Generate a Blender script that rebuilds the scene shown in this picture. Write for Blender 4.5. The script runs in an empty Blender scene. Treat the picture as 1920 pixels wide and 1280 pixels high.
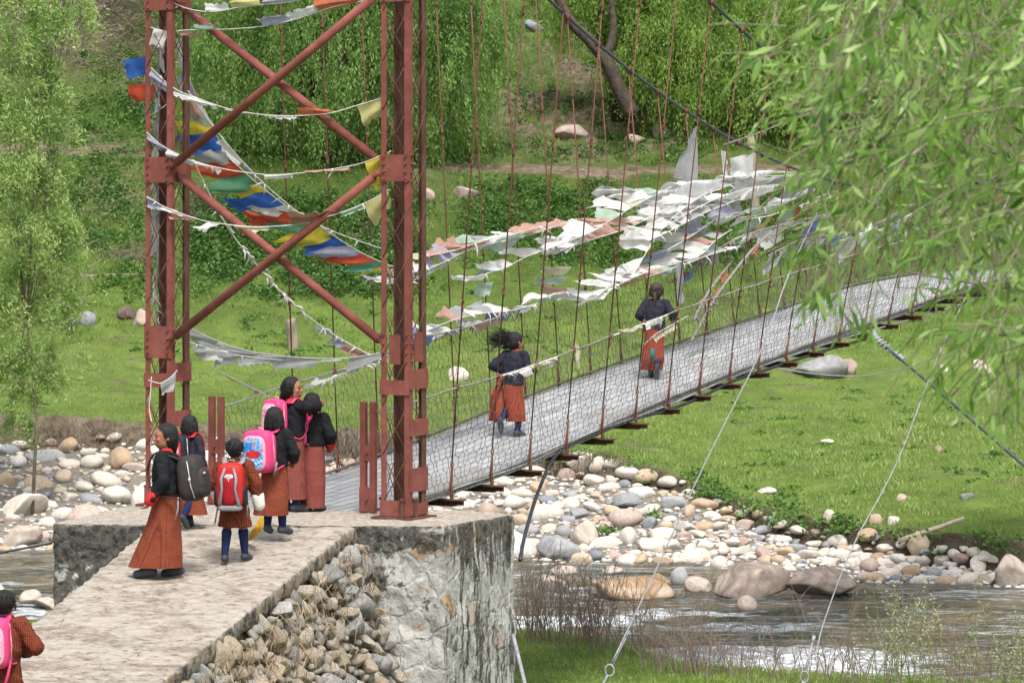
import bpy, math, random
import numpy as np
from mathutils import Vector, Matrix
random.seed(7); RNG = np.random.default_rng(7)
SC = bpy.context.scene
COL = SC.collection
# ---- camera model: focal length in pixels of a 1920 wide frame, horizontal view, vertical shift
F, CX, HY, CZ = 6000.0, 960.0, 400.0, 3.1
def P(x, y, Y):
    return Vector(((x - CX) / F * Y, Y, CZ - (y - HY) / F * Y))
def V(*a): return Vector(a)
# ---- bridge coordinates: t along the bridge, c across the deck (0 near edge .. 1.9 far edge)
DD = Vector((.4825, .8759, 0)); LL = Vector((-.8759, .4825, 0)); E0 = Vector((-1.654, 32.90, 0))
DW = 1.9
def interp(x, xs, ys): return float(np.interp(x, xs, ys))
def smooth_tab(xs, ys):
    xs = np.array(xs, float); ys = np.array(ys, float); m = np.gradient(ys, xs)
    def f(x):
        x = min(max(x, xs[0]), xs[-1]); i = min(int(np.searchsorted(xs, x, side='right')) - 1, len(xs) - 2)
        h = xs[i+1] - xs[i]; s = (x - xs[i]) / h
        return ((2*s**3-3*s*s+1)*ys[i] + (s**3-2*s*s+s)*h*m[i] + (-2*s**3+3*s*s)*ys[i+1] + (s**3-s*s)*h*m[i+1])
    return f
deckz = smooth_tab([0, .5, 1.97, 8.2, 14.4, 18, 21, 27], [-.02, -.01, .09, .90, 1.60, 1.98, 2.12, 2.1])
def B(t, c, z=None):
    p = E0 + DD * t + LL * c
    p.z = deckz(t) if z is None else z
    return p
def far_cable(t): return 3.46 + .0158 * (t - 20.93) ** 2
def near_cable(t): return 3.30 + .0128 * (t - 20.93) ** 2

# ---------------------------------------------------------------- objects
def link(o, parent=None):
    COL.objects.link(o)
    if parent is not None: o.parent = parent
    return o
def tag(o, label=None, cat=None, group=None, kind=None):
    if label: o['label'] = label
    if cat: o['category'] = cat
    if group: o['group'] = group
    if kind: o['kind'] = kind
    return o
def empty(name, loc=(0, 0, 0), rz=0, label=None, cat=None, group=None):
    o = bpy.data.objects.new(name, None); COL.objects.link(o)
    o.location = loc; o.rotation_euler = (0, 0, rz); o.empty_display_size = .1
    return tag(o, label, cat, group)

class MB:
    """collects pieces and links them as one mesh object"""
    def __init__(s): s.v = []; s.f = []; s.m = []; s.n = 0
    def add(s, vs, fs, mi=0):
        vs = [tuple(v) for v in vs]
        s.v += vs; s.f += [tuple(i + s.n for i in f) for f in fs]; s.m += [mi] * len(fs); s.n += len(vs); return s
    def box(s, c, d, ax=None, mi=0):
        """box centred on c with full sizes d along axes ax"""
        ax = ax or (V(1,0,0), V(0,1,0), V(0,0,1)); c = Vector(c)
        vs = [c + ax[0]*(i*d[0]/2) + ax[1]*(j*d[1]/2) + ax[2]*(k*d[2]/2) for i in (-1,1) for j in (-1,1) for k in (-1,1)]
        return s.add(vs, [(0,1,3,2),(4,6,7,5),(0,4,5,1),(2,3,7,6),(0,2,6,4),(1,5,7,3)], mi)
    def tube(s, pts, r, n=8, cap=True, mi=0):
        pts = [Vector(p) for p in pts]; rr = r if isinstance(r, (list, tuple)) else [r]*len(pts)
        vs = []; up = V(0,0,1)
        d0 = (pts[1]-pts[0]).normalized()
        u = d0.cross(up)
        if u.length < .05: u = d0.cross(V(0,1,0))
        u.normalize()
        for i, p in enumerate(pts):
            d = (pts[min(i+1, len(pts)-1)] - pts[max(i-1, 0)])
            if d.length < 1e-9: d = d0
            d = d.normalized()
            u = (u - d*u.dot(d)); u = u.normalized() if u.length > 1e-6 else d.orthogonal().normalized()
            w = d.cross(u)
            for k in range(n):
                a = 2*math.pi*k/n; vs.append(p + (u*math.cos(a) + w*math.sin(a))*rr[i])
        fs = [(i*n+k, i*n+(k+1)%n, (i+1)*n+(k+1)%n, (i+1)*n+k) for i in range(len(pts)-1) for k in range(n)]
        if cap: fs += [tuple(range(n-1, -1, -1)), tuple(range((len(pts)-1)*n, len(pts)*n))]
        return s.add(vs, fs, mi)
    def ell(s, c, r, n=12, m=8, rot=None, mi=0):
        c = Vector(c); r = (r, r, r) if not hasattr(r, '__len__') else r
        vs = []; fs = []
        for i in range(1, m):
            th = math.pi*i/m
            for k in range(n):
                a = 2*math.pi*k/n; q = Vector((math.sin(th)*math.cos(a)*r[0], math.sin(th)*math.sin(a)*r[1], math.cos(th)*r[2]))
                vs.append(c + (rot @ q if rot else q))
        t = Vector((0,0,r[2])); t = rot @ t if rot else t
        vs += [c + t, c - t]; T = len(vs)-2
        for i in range(m-2):
            for k in range(n): fs.append((i*n+k, (i+1)*n+k, (i+1)*n+(k+1)%n, i*n+(k+1)%n))
        for k in range(n): fs.append((T, k, (k+1)%n)); fs.append((T+1, (m-2)*n+(k+1)%n, (m-2)*n+k))
        return s.add(vs, fs, mi)
    def cap(s, p0, r0, p1, r1, n=12):
        """closed tapered capsule"""
        p0 = Vector(p0); p1 = Vector(p1); d = p1-p0; L = d.length
        d = d.normalized() if L > 1e-6 else V(0,0,1)
        pts = []; rr = []
        for a in (-1.35, -.9, -.45): pts.append(p0 + d*(r0*math.sin(a))); rr.append(r0*math.cos(a))
        pts += [p0, p1]; rr += [r0, r1]
        for a in (.45, .9, 1.35): pts.append(p1 + d*(r1*math.sin(a))); rr.append(r1*math.cos(a))
        return s.tube(pts, rr, n)
    def loft(s, rings, n=40, caps=(True, True), fold=None, mi=0):
        """rings (cx,cy,cz,rx,ry[,foldamp]) stacked in z"""
        vs = []
        for i, g in enumerate(rings):
            for k in range(n):
                a = 2*math.pi*k/n; q = 1 + ((g[5] if len(g) > 5 else 0) * fold(a, i/(len(rings)-1)) if fold else 0)
                vs.append((g[0]+g[3]*q*math.cos(a), g[1]+g[4]*q*math.sin(a), g[2]))
        fs = [(i*n+k, i*n+(k+1)%n, (i+1)*n+(k+1)%n, (i+1)*n+k) for i in range(len(rings)-1) for k in range(n)]
        if caps[0]: fs.append(tuple(range(n-1, -1, -1)))
        if caps[1]: fs.append(tuple(range((len(rings)-1)*n, len(rings)*n)))
        return s.add(vs, fs, mi)
    def mesh(s, name, mats, smooth=True):
        me = bpy.data.meshes.new(name); me.from_pydata(s.v, [], s.f); me.update()
        for m in (mats if isinstance(mats, (list, tuple)) else [mats]): me.materials.append(m)
        if max(s.m, default=0) > 0: me.polygons.foreach_set('material_index', s.m)
        if smooth: me.polygons.foreach_set('use_smooth', [True]*len(me.polygons))
        return me
    def build(s, name, mats, parent=None, smooth=True, bevel=0):
        o = link(bpy.data.objects.new(name, s.mesh(name, mats, smooth)), parent)
        if bevel:
            b = o.modifiers.new('b', 'BEVEL'); b.width = bevel; b.segments = 2; b.limit_method = 'ANGLE'
        return o
    def blob(s, name, mat, voxel, parent=None, sm=4, disp=None):
        """joins every piece into one continuous skin"""
        o = bpy.data.objects.new('tmp_skin', s.mesh('tmp_skin', mat)); COL.objects.link(o)
        r = o.modifiers.new('r', 'REMESH'); r.mode = 'VOXEL'; r.voxel_size = voxel; r.use_smooth_shade = True
        m = o.modifiers.new('s', 'SMOOTH'); m.factor = .5; m.iterations = sm
        dg = bpy.context.evaluated_depsgraph_get(); dg.update()
        me = bpy.data.meshes.new_from_object(o.evaluated_get(dg)); me.name = name
        old = o.data; bpy.data.objects.remove(o); bpy.data.meshes.remove(old)
        if disp:
            co = np.empty(len(me.vertices)*3); me.vertices.foreach_get('co', co); co = co.reshape(-1, 3)
            no = np.empty(len(me.vertices)*3); me.vertices.foreach_get('normal', no); no = no.reshape(-1, 3)
            co += no * disp(co)[:, None]; me.vertices.foreach_set('co', co.ravel())
        me.materials.clear(); me.materials.append(mat)
        me.polygons.foreach_set('use_smooth', [True]*len(me.polygons))
        return link(bpy.data.objects.new(name, me), parent)

def np_mesh(name, co, faces, mat, smooth=False, attrs=None, parent=None):
    """fast mesh from numpy: co (N,3), faces (M,k); attrs: face float attributes"""
    me = bpy.data.meshes.new(name); co = np.ascontiguousarray(co, dtype=np.float32); faces = np.ascontiguousarray(faces, dtype=np.int32)
    m, k = faces.shape
    me.vertices.add(len(co)); me.vertices.foreach_set('co', co.ravel())
    me.loops.add(m*k); me.loops.foreach_set('vertex_index', faces.ravel())
    me.polygons.add(m); me.polygons.foreach_set('loop_start', np.arange(0, m*k, k, dtype=np.int32))
    me.update(calc_edges=True)
    if smooth: me.polygons.foreach_set('use_smooth', np.ones(m, bool))
    for n_, (dom, a) in (attrs or {}).items():
        at = me.attributes.new(n_, 'FLOAT', dom); at.data.foreach_set('value', np.ascontiguousarray(a, dtype=np.float32))
    me.materials.append(mat)
    return link(bpy.data.objects.new(name, me), parent)

def vnoise(x, y, seed=0):
    """smooth 2-D value noise for numpy arrays"""
    x = np.asarray(x, float); y = np.asarray(y, float)
    xi = np.floor(x).astype(np.int64); yi = np.floor(y).astype(np.int64); fx = x-xi; fy = y-yi
    fx = fx*fx*(3-2*fx); fy = fy*fy*(3-2*fy)
    def h(a, b):
        n = (a*374761393 + b*668265263 + seed*1442695041) & 0xffffffff
        n = ((n ^ (n >> 13)) * 1274126177) & 0xffffffff
        return ((n ^ (n >> 16)) & 0xffff) / 65535.0
    return (h(xi, yi)*(1-fx)+h(xi+1, yi)*fx)*(1-fy) + (h(xi, yi+1)*(1-fx)+h(xi+1, yi+1)*fx)*fy
def fbm(x, y, seed=0, o=4):
    r = 0; a = .5; s = 1
    for i in range(o): r = r + a*(vnoise(np.asarray(x)*s, np.asarray(y)*s, seed+i)-.5)*2; a *= .5; s *= 2.03
    return r

# ---------------------------------------------------------------- materials
class NT:
    def __init__(s, name):
        s.mat = bpy.data.materials.new(name); s.mat.use_nodes = True; s.t = s.mat.node_tree; s.t.nodes.clear()
        s.out = s.n('ShaderNodeOutputMaterial'); s.p = s.n('ShaderNodeBsdfPrincipled'); s.l(s.p.outputs[0], s.out.inputs[0])
    def n(s, ty, **k):
        nd = s.t.nodes.new(ty)
        for a, v in k.items(): setattr(nd, a, v)
        return nd
    def l(s, a, b): s.t.links.new(a, b)
    def coord(s, kind='Object', scale=(1,1,1), rot=(0,0,0)):
        c = s.n('ShaderNodeTexCoord'); m = s.n('ShaderNodeMapping'); m.inputs['Scale'].default_value = scale; m.inputs['Rotation'].default_value = rot
        s.l(c.outputs[kind], m.inputs[0]); return m.outputs[0]
    def noise(s, co, scale, detail=5, rough=.55, dist=0):
        nd = s.n('ShaderNodeTexNoise'); nd.inputs['Scale'].default_value = scale; nd.inputs['Detail'].default_value = detail
        nd.inputs['Roughness'].default_value = rough; nd.inputs['Distortion'].default_value = dist
        s.l(co, nd.inputs['Vector']); return nd.outputs['Fac']
    def voro(s, co, scale, feat='F1', rnd=1, out='Distance'):
        nd = s.n('ShaderNodeTexVoronoi', feature=feat); nd.inputs['Scale'].default_value = scale; nd.inputs['Randomness'].default_value = rnd
        s.l(co, nd.inputs['Vector']); return nd.outputs[out]
    def ramp(s, fac, stops, interp='LINEAR'):
        r = s.n('ShaderNodeValToRGB'); r.color_ramp.interpolation = interp; e = r.color_ramp.elements
        while len(e) < len(stops): e.new(.5)
        for i, (p, c) in enumerate(stops):
            e[i].position = p; c = (c, c, c) if not hasattr(c, '__len__') else c; e[i].color = (*c, 1)
        s.l(fac, r.inputs[0]); return r.outputs[0]
    def mix(s, fac, a, b, mode='MIX'):
        m = s.n('ShaderNodeMix', data_type='RGBA', blend_type=mode)
        for sock, v in ((m.inputs[0], fac), (m.inputs[6], a), (m.inputs[7], b)):
            if hasattr(v, 'is_linked'): s.l(v, sock)
            elif hasattr(v, '__len__'): sock.default_value = (*v, 1)
            else: sock.default_value = v
        return m.outputs[2]
    def math(s, op, a, b=0):
        m = s.n('ShaderNodeMath', operation=op)
        for i, v in enumerate((a, b)):
            if hasattr(v, 'is_linked'): s.l(v, m.inputs[i])
            else: m.inputs[i].default_value = v
        return m.outputs[0]
    def bump(s, h, strength=.5, dist=.02):
        b = s.n('ShaderNodeBump'); b.inputs['Strength'].default_value = strength; b.inputs['Distance'].default_value = dist
        s.l(h, b.inputs['Height']); s.l(b.outputs[0], s.p.inputs['Normal'])
    def attr(s, name):
        a = s.n('ShaderNodeAttribute', attribute_name=name); return a.outputs['Fac']
    def col(s, c):
        if hasattr(c, 'is_linked'): s.l(c, s.p.inputs['Base Color'])
        else: s.p.inputs['Base Color'].default_value = (*c, 1)
    def set(s, rough=.8, metal=0, spec=.5):
        s.p.inputs['Roughness'].default_value = rough; s.p.inputs['Metallic'].default_value = metal; s.p.inputs['Specular IOR Level'].default_value = spec; return s.mat

def m_simple(name, c1, c2=None, scale=8, rough=.8, bump=.2, bd=.01, spec=.4, metal=0, detail=6, sc=(1,1,1)):
    t = NT(name); co = t.coord(scale=sc); f = t.noise(co, scale, detail)
    c2 = c2 or tuple(x*.7 for x in c1)
    t.col(t.ramp(f, [(.35, c2), (.65, c1)])); t.bump(f, bump, bd); return t.set(rough, metal, spec)
def m_rnd(name, cols, rough=.85, bump=.3, scale=20, speck=.12, spec=.3):
    """colour picked per object, mottled"""
    t = NT(name); oi = t.n('ShaderNodeObjectInfo'); co = t.coord()
    base = t.ramp(oi.outputs['Random'], [(i/(len(cols)-1), c) for i, c in enumerate(cols)])
    f = t.noise(co, scale, 6, .7); d = t.mix(1, base, t.ramp(f, [(.3, 1-speck*3), (.7, 1+speck)]), 'MULTIPLY')
    t.col(d); t.bump(f, bump, .01); return t.set(rough, 0, spec)
def m_leaf(name, cols, trans=.35, rough=.5):
    t = NT(name); c = t.ramp(t.attr('rnd'), [(i/(len(cols)-1), k) for i, k in enumerate(cols)])
    t.col(c); t.set(rough, 0, .3)
    tr = t.n('ShaderNodeBsdfTranslucent'); mx = t.n('ShaderNodeMixShader'); mx.inputs[0].default_value = trans
    t.l(t.mix(1, c, (1.0, 1.15, .55), 'MULTIPLY'), tr.inputs[0]); t.l(t.p.outputs[0], mx.inputs[1]); t.l(tr.outputs[0], mx.inputs[2]); t.l(mx.outputs[0], t.out.inputs[0])
    return t.mat
def m_cloth(name, c, trans=.35, wear=.12):
    t = NT(name); co = t.coord(); f = t.noise(co, 9, 6, .65)
    k = t.ramp(f, [(.3, tuple(x*(1-wear*2) for x in c)), (.65, c)])
    pr = t.noise(t.coord(scale=(60,60,140)), 1, 2); k = t.mix(t.ramp(pr, [(.50, 0.), (.56, .22)]), k, tuple(x*.35 for x in c))
    t.col(k); t.set(.9, 0, .1); t.bump(t.noise(co, 60, 3), .15, .004)
    tr = t.n('ShaderNodeBsdfTranslucent'); mx = t.n('ShaderNodeMixShader'); mx.inputs[0].default_value = trans
    t.l(k, tr.inputs[0]); t.l(t.p.outputs[0], mx.inputs[1]); t.l(tr.outputs[0], mx.inputs[2]); t.l(mx.outputs[0], t.out.inputs[0])
    return t.mat
def m_check(name, c, line, n=48, w=.22):
    """fine woven check"""
    t = NT(name); co = t.coord(); sp = t.n('ShaderNodeSeparateXYZ'); t.l(co, sp.inputs[0])
    def ln(o, k=n):
        f = t.math('FRACT', t.math('MULTIPLY', o, k)); return t.math('LESS_THAN', f, w)
    g = t.math('MAXIMUM', ln(sp.outputs[0]), ln(sp.outputs[2])); g = t.math('MAXIMUM', g, t.math('MULTIPLY', ln(sp.outputs[1]), .5))
    f = t.noise(co, 7, 4); b = t.mix(f, tuple(x*.75 for x in c), tuple(x*1.15 for x in c))
    t.col(t.mix(g, b, line)); t.bump(t.noise(co, 9, 4), .5, .04); return t.set(.9, 0, .15)

MAT = {}
def rusty(name, red, dark, stain=(.10,.06,.035), amt=.55):
    t = NT(name); co = t.coord(); f = t.noise(co, 6, 8, .65); g = t.noise(t.coord(scale=(9,9,1.6)), 3, 6, .7); h = t.noise(co, 70, 4, .7)
    c = t.mix(t.ramp(f, [(.35, 0.), (.7, 1.)]), red, dark)
    c = t.mix(t.ramp(g, [(amt, 0.), (amt+.12, 1.)]), c, stain)
    c = t.mix(t.ramp(h, [(.66, 0.), (.72, .6)]), c, (.33,.25,.21))
    t.col(c); c = t.mix(t.ramp(t.noise(co, 2.2, 8, .75), [(.45, 0.), (.66, .45)]), c, tuple(min(1, x*1.6+.03) for x in red)); t.col(c); t.bump(h, .35, .008); return t.set(.8, 0, .25)
MAT['red'] = rusty('red_oxide_paint', (.20,.056,.044), (.13,.042,.033))
MAT['reddark'] = rusty('dark_red_oxide', (.095,.030,.024), (.06,.03,.02), amt=.45)
MAT['rust'] = rusty('rusty_rod', (.155,.055,.042), (.10,.042,.03), amt=.5)
MAT['cable'] = m_simple('dark_steel_cable', (.07,.085,.10), (.035,.04,.05), 30, .6, .4, spec=.5, sc=(1,1,1))
MAT['galv'] = m_simple('galvanised_wire', (.30,.31,.33), (.19,.19,.20), 20, .5, .1)
MAT['wire'] = m_simple('chicken_wire', (.17,.155,.14), (.085,.07,.055), 5, .7, .1)
MAT['rope'] = m_simple('old_rope', (.27,.25,.23), (.15,.135,.12), 25, .9, .4)
MAT['pipe'] = m_simple('black_pipe', (.03,.035,.045), (.02,.02,.025), 12, .4, .1)
# ---------------------------------------------------------------- terrain: one sheet, polar grid around the camera's foot
CXs = [-700, 0, 280, 500, 650, 850, 1040, 1150, 1280, 1330, 1450, 1600, 1780, 1920, 2700]
YTOP = [765, 775, 793, 800, 806, 828, 842, 852, 887, 914, 955, 985, 1003, 1012, 1050]
YSHO = [1040, 1032, 1020, 1022, 1030, 1045, 1050, 1052, 1056, 1058, 1072, 1084, 1090, 1097, 1120]
YEDG = [71, 71, 70.5, 70, 69, 67.5, 66, 65, 63.5, 62.6, 60.5, 58.0, 56.2, 55.6, 54]
CUT = [60, 62, 42, 55, 60, 50, 44, 38, 32, 32, 42, 46, 52, 56, 50]
NEAR = [1170, 1175, 1180, 1182, 1184, 1188, 1200, 1222, 1258, 1264, 1277, 1286, 1292, 1298, 1310]
SLOFF = [-40, -38, -32, -20, -12, -4, 0, 0, 0, 0, 0, 0, 0, 0, 0]
WZ = -3.2
def zfor(y, Y): return CZ - (y - HY) / F * Y
def col_profile(x):
    yt = interp(x, CXs, YTOP); ys = interp(x, CXs, YSHO); Ye = interp(x, CXs, YEDG); cut = interp(x, CXs, CUT); yn = interp(x, CXs, NEAR); so = interp(x, CXs, SLOFF)
    Ys = 6.3*F/(ys-HY); Yn = 6.3*F/(yn-HY)
    K = [(-60, 4.2), (-10, 1.8), (2, 1.5), (10, .7), (16, -.1), (20, -.9), (24, -1.5), (28, -2.0), (32, -2.4), (36, -2.62), (Yn-4, -2.72), (Yn-1.6, -2.85), (Yn-.2, -3.17), (Yn+.8, -3.5), ((Yn+Ys)/2, -3.8), (Ys-1.2, -3.45), (Ys, -3.2)]
    zb = zfor(yt+cut, Ye-.25); 
    K += [((Ys*2+Ye)/3, WZ+(zb-WZ)*.22), ((Ys+Ye*2)/3, WZ+(zb-WZ)*.55), (Ye-.7, zb-.08), (Ye-.25, zb), (Ye, zfor(yt+8, Ye)), (Ye+.3, zfor(yt, Ye+.3))]
    ym = 700 + (yt-800)*.12
    K += [(79, zfor(ym, 79)), (84, zfor(640, 84)), (90, zfor(490+so*.5, 90)), (95.3, zfor(336+so, 95.3)), (97.7, zfor(306+so, 97.7)), (98.6, zfor(286+so, 98.6)), (104, zfor(190+so, 104)), (112, zfor(30, 112)), (125, zfor(-260, 125)), (160, zfor(-900, 160)), (230, zfor(-1700, 230)), (600, 130)]
    return K, Ye, Ys, Yn
NOI = dict()
def terrain_arrays():
    xs = np.concatenate([np.linspace(-9000, -700, 30)[:-1], np.linspace(-700, 2700, 470), np.linspace(2700, 11000, 30)[1:]])
    Yb = np.concatenate([np.linspace(-60, 26, 40)[:-1], np.linspace(26, 56, 150)[:-1], np.linspace(56, 74, 240)[:-1], np.linspace(74, 126, 300)[:-1], np.geomspace(126, 600, 40)])
    Z = np.zeros((len(xs), len(Yb))); EDG = np.zeros(len(xs)); SHO = np.zeros(len(xs)); NR = np.zeros(len(xs))
    for i, x in enumerate(xs):
        K, EDG[i], SHO[i], NR[i] = col_profile(min(max(x, -700), 2700))
        k = np.array(K); Z[i] = np.interp(Yb, k[:, 0], k[:, 1])
    return xs, Yb, Z, EDG, SHO, NR
_xs, _Yb, _Z, _E, _S, _N = terrain_arrays()
U, YY = np.meshgrid(_xs, _Yb, indexing='ij')
# lateral position: straight rays in the viewed band, kept parallel near and behind the camera's foot
XX = (U - CX) / F * np.maximum(YY, 22)
wob = fbm(U/90., YY*0+3.3, 5, 3)
E_ = _E[:, None]; S_ = _S[:, None]; N_ = _N[:, None]
hill = np.clip((YY-83)/10, 0, 1); stone = ((YY > S_-.5) & (YY < E_-.1)).astype(float)
mead = ((YY > E_+.3) & (YY < 84)).astype(float)
n1 = fbm(XX*.35, YY*.35, 11, 5); n2 = fbm(XX*1.6, YY*1.6, 21, 4)
Z = _Z + hill*(n1*1.05 + n2*.30)*(1-.95*np.exp(-((YY-96.5)/1.9)**2)) + mead*(n1*.22+n2*.05)*np.clip((YY-E_)/2, 0, 1) + stone*n2*.10 + np.clip((N_-.3-YY)/2, 0, 1)*(YY > 33)*(n2*.06)
cutz = np.exp(-((YY-E_+.1)/.35)**2); Z += cutz*(vnoise(XX*2.2, YY*3, 3)-.5)*.45
def tz(X, Y):
    """terrain height at a point"""
    u = X/max(Y, 22)*F + CX
    i = np.searchsorted(_xs, u)-1; j = np.searchsorted(_Yb, Y)-1
    i = min(max(i, 0), len(_xs)-2); j = min(max(j, 0), len(_Yb)-2)
    a = (u-_xs[i])/(_xs[i+1]-_xs[i]); b = (Y-_Yb[j])/(_Yb[j+1]-_Yb[j])
    return float((Z[i,j]*(1-a)+Z[i+1,j]*a)*(1-b) + (Z[i,j+1]*(1-a)+Z[i+1,j+1]*a)*b)
def hit(x, y, Y0=50, Y1=150):
    """first terrain point on the photo ray x,y"""
    for Y in np.arange(Y0, Y1, .1):
        p = P(x, y, Y)
        if p.z <= tz(p.x, Y): return V(p.x, Y, tz(p.x, Y))
    return P(x, y, Y1)

# masks as vertex attributes: bare soil, gravel, dry hillside
path = np.exp(-((YY-96.6+.5*n2)/.62)**4) * ((U < 330) | ((U > 760) & (U < 1560))) * .8
cutface = np.clip((YY-(E_-1.0))/.25, 0, 1)*(YY < E_+.12)
soil = np.clip(cutz*1.2+cutface, 0, 1) + path*1.3 + hill*np.clip((n1+.02)*2.0, 0, 1)*.75*np.clip(1-np.abs(YY-102)/14, 0, 1)
gx = np.exp(-((U-1120)/170.)**2)*np.exp(-((YY-103)/6)**2); soil += gx*1.3*(n2*1.5+.6)
soil += np.exp(-((U-210)/60.)**2)*np.exp(-((YY-93)/1.5)**2)*.8
soil += mead*np.clip((n2+n1*.8-.42)*4, 0, 1)*.6
brown = np.clip((YY-103)/8, 0, 1)*np.clip((420-U)/200, 0, 1)
soil += mead*np.exp(-(((YY-E_)-1.2-(n1))/.22)**2)*(U > 1400)*.75
grav = stone*(1-cutface) + (YY <= S_)*(YY > N_-.3)*1.0
def grid_faces(a, b):
    i, j = np.meshgrid(np.arange(a-1), np.arange(b-1), indexing='ij'); q = (i*b+j).ravel()
    return np.stack([q, q+b, q+b+1, q+1], 1)
def m_ground():
    t = NT('river_valley_ground'); co = t.coord()
    f = t.noise(co, .9, 8, .65); g = t.noise(co, 9, 6, .7); h = t.noise(co, 38, 4, .7)
    grass = t.mix(t.ramp(f, [(.38, 0.), (.62, 1.)]), (.10,.165,.030), (.20,.295,.056))
    grass = t.mix(t.ramp(g, [(.42, 0.), (.66, .75)]), grass, (.17,.19,.065))
    dirt = t.ramp(t.noise(t.coord(scale=(1,1,2.5)), 3.2, 8, .7), [(.3, (.05,.035,.023)), (.45, (.15,.115,.08)), (.55, (.235,.18,.13)), (.68, (.30,.26,.21))])
    grv = t.ramp(h, [(.3, (.14,.12,.095)), (.5, (.29,.26,.215)), (.7, (.42,.39,.34))])
    c = t.mix(t.math('MINIMUM', t.math('MULTIPLY', t.math('ADD', t.attr('soil'), t.math('MULTIPLY', t.math('SUBTRACT', g, .5), .9)), t.math('GREATER_THAN', t.attr('soil'), .04)), 1), grass, dirt)
    c = t.mix(t.attr('brown'), c, t.mix(f, (.085,.060,.045), (.15,.12,.085)))
    c = t.mix(t.math('MULTIPLY', t.attr('lush'), .85), c, t.mix(1, c, (.36,.43,.36), 'MULTIPLY')); c = t.mix(t.attr('gravel'), c, grv); c = t.mix(t.attr('wetsoil'), c, t.mix(g, (.03,.022,.015), (.11,.08,.055))); t.col(c)
    t.bump(t.math('ADD', t.math('MULTIPLY', g, .8), t.math('MULTIPLY', h, .5)), 1.0, .12); return t.set(.95, 0, .15)
MAT['ground'] = m_ground()
gr = np_mesh('ground', np.stack([XX, YY, Z], -1).reshape(-1, 3), grid_faces(len(_xs), len(_Yb)), MAT['ground'], True,
    {'soil': ('POINT', np.clip(soil, 0, 1).ravel()), 'gravel': ('POINT', np.clip(grav, 0, 1).ravel()), 'brown': ('POINT', np.clip(brown*.9, 0, 1).ravel()), 'lush': ('POINT', (hill*np.clip(1-soil, 0, 1)).ravel()), 'wetsoil': ('POINT', (np.clip((YY-(E_-.55-.5*vnoise(XX*1.4, YY*1.4, 91)))/.25, 0, 1)*(YY < E_+.12+.25*vnoise(XX*2.6, YY*0, 92))*(.35+.65*vnoise(XX*1.1, YY*2, 93))*np.clip((U-960)/300, 0, 1)*.95).ravel())})
tag(gr, kind='structure')

# ---------------------------------------------------------------- river
def m_water():
    t = NT('river_water'); co = t.coord(scale=(1, 2.6, 1)); cw = t.coord(scale=(.55, 2.4, 1), rot=(0,0,.06))
    f = t.noise(co, 1.1, 6, .6, .6); g = t.noise(co, 6.5, 5, .6, .3); h = t.noise(cw, 1.5, 7, .72, 1.2)
    c = t.ramp(t.noise(t.coord(scale=(.5, 1.2, 1)), .9, 5, .6), [(.35, (.035,.040,.028)), (.5, (.095,.080,.050)), (.66, (.20,.145,.085))])
    fm = t.ramp(t.math('MULTIPLY', t.attr('rapid'), h), [(.37, 0.), (.46, 1.)]); fm = t.math('MULTIPLY', fm, t.ramp(g, [(.35, .45), (.55, 1.)]))
    t.col(t.mix(fm, c, (.74,.77,.78)))
    t.l(t.ramp(fm, [(0, .09), (1, .6)]), t.p.inputs['Roughness'])
    t.bump(t.math('ADD', t.math('ADD', f, t.math('MULTIPLY', g, .35)), t.math('MULTIPLY', fm, .6)), .95, .16); t.p.inputs['Specular IOR Level'].default_value = .38; t.p.inputs['IOR'].default_value = 1.33
    return t.mat
MAT['water'] = m_water()
wx = np.linspace(-700, 2700, 420); wy = np.linspace(36, 64, 260); WU, WY = np.meshgrid(wx, wy, indexing='ij'); WX = (WU-CX)/F*WY
ridge = fbm(WX*.9, WY*2.6, 41, 4); rp = np.zeros_like(WX)
for (ax, ay, rx, ry, k) in [(1400, 1238, 430, 34, 1.7), (1430, 1250, 260, 40, 2.0), (1080, 1164, 190, 16, 1.45), (1290, 1150, 240, 13, 1.15), (1010, 1172, 70, 24, 1.5), (1640, 1250, 260, 30, 1.0), (60, 1150, 120, 30, 1.0), (1420, 1175, 320, 16, 1.08), (20, 1095, 90, 18, .85)]:
    yp = HY + 6.3*F/WY; rp = np.maximum(rp, k*np.exp(-((WU-ax)/rx)**2-((yp-ay)/ry)**2))
rp = np.maximum(rp, .74)
ro = np_mesh('river_water', np.stack([WX, WY, WZ + ridge*.05 + np.clip(rp-.6, 0, 1)*fbm(WX*2.3, WY*5, 5, 3)*.22], -1).reshape(-1, 3), grid_faces(len(wx), len(wy)), MAT['water'], True, {'rapid': ('POINT', np.clip(rp, 0, 2.0).ravel())})
tag(ro, kind='structure')

# ---------------------------------------------------------------- stones
def ico(sub):
    import bmesh
    bm = bmesh.new(); bmesh.ops.create_icosphere(bm, subdivisions=sub, radius=1); v = np.array([x.co[:] for x in bm.verts]); f = np.array([[q.index for q in p.verts] for p in bm.faces]); bm.free(); return v, f
ICO3, ICO3F = ico(3); ICO2, ICO2F = ico(2); ICO4, ICO4F = ico(4)
def pebble(v, seed, flat=.62, ang=0.0, amp=.16, lo=.62):
    r = np.random.default_rng(seed); q = v.copy()
    for k in range(5):
        d = r.normal(size=3); d /= np.linalg.norm(d); ph = r.uniform(0, 6); q = q*(1+amp*.55*np.sin((v@d)*r.uniform(1.2, 2.8)+ph))[:, None]
    for k in range(int(ang*14)):
        d = r.normal(size=3); d /= np.linalg.norm(d); lim = r.uniform(lo, .88); s = q@d; over = np.clip(s-lim, 0, None); q = q-over[:, None]*d*.85
    q = q*np.array([1.12+r.uniform(-.1, .15), .88+r.uniform(-.12, .1), flat+r.uniform(-.12, .14)])
    return q
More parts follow.
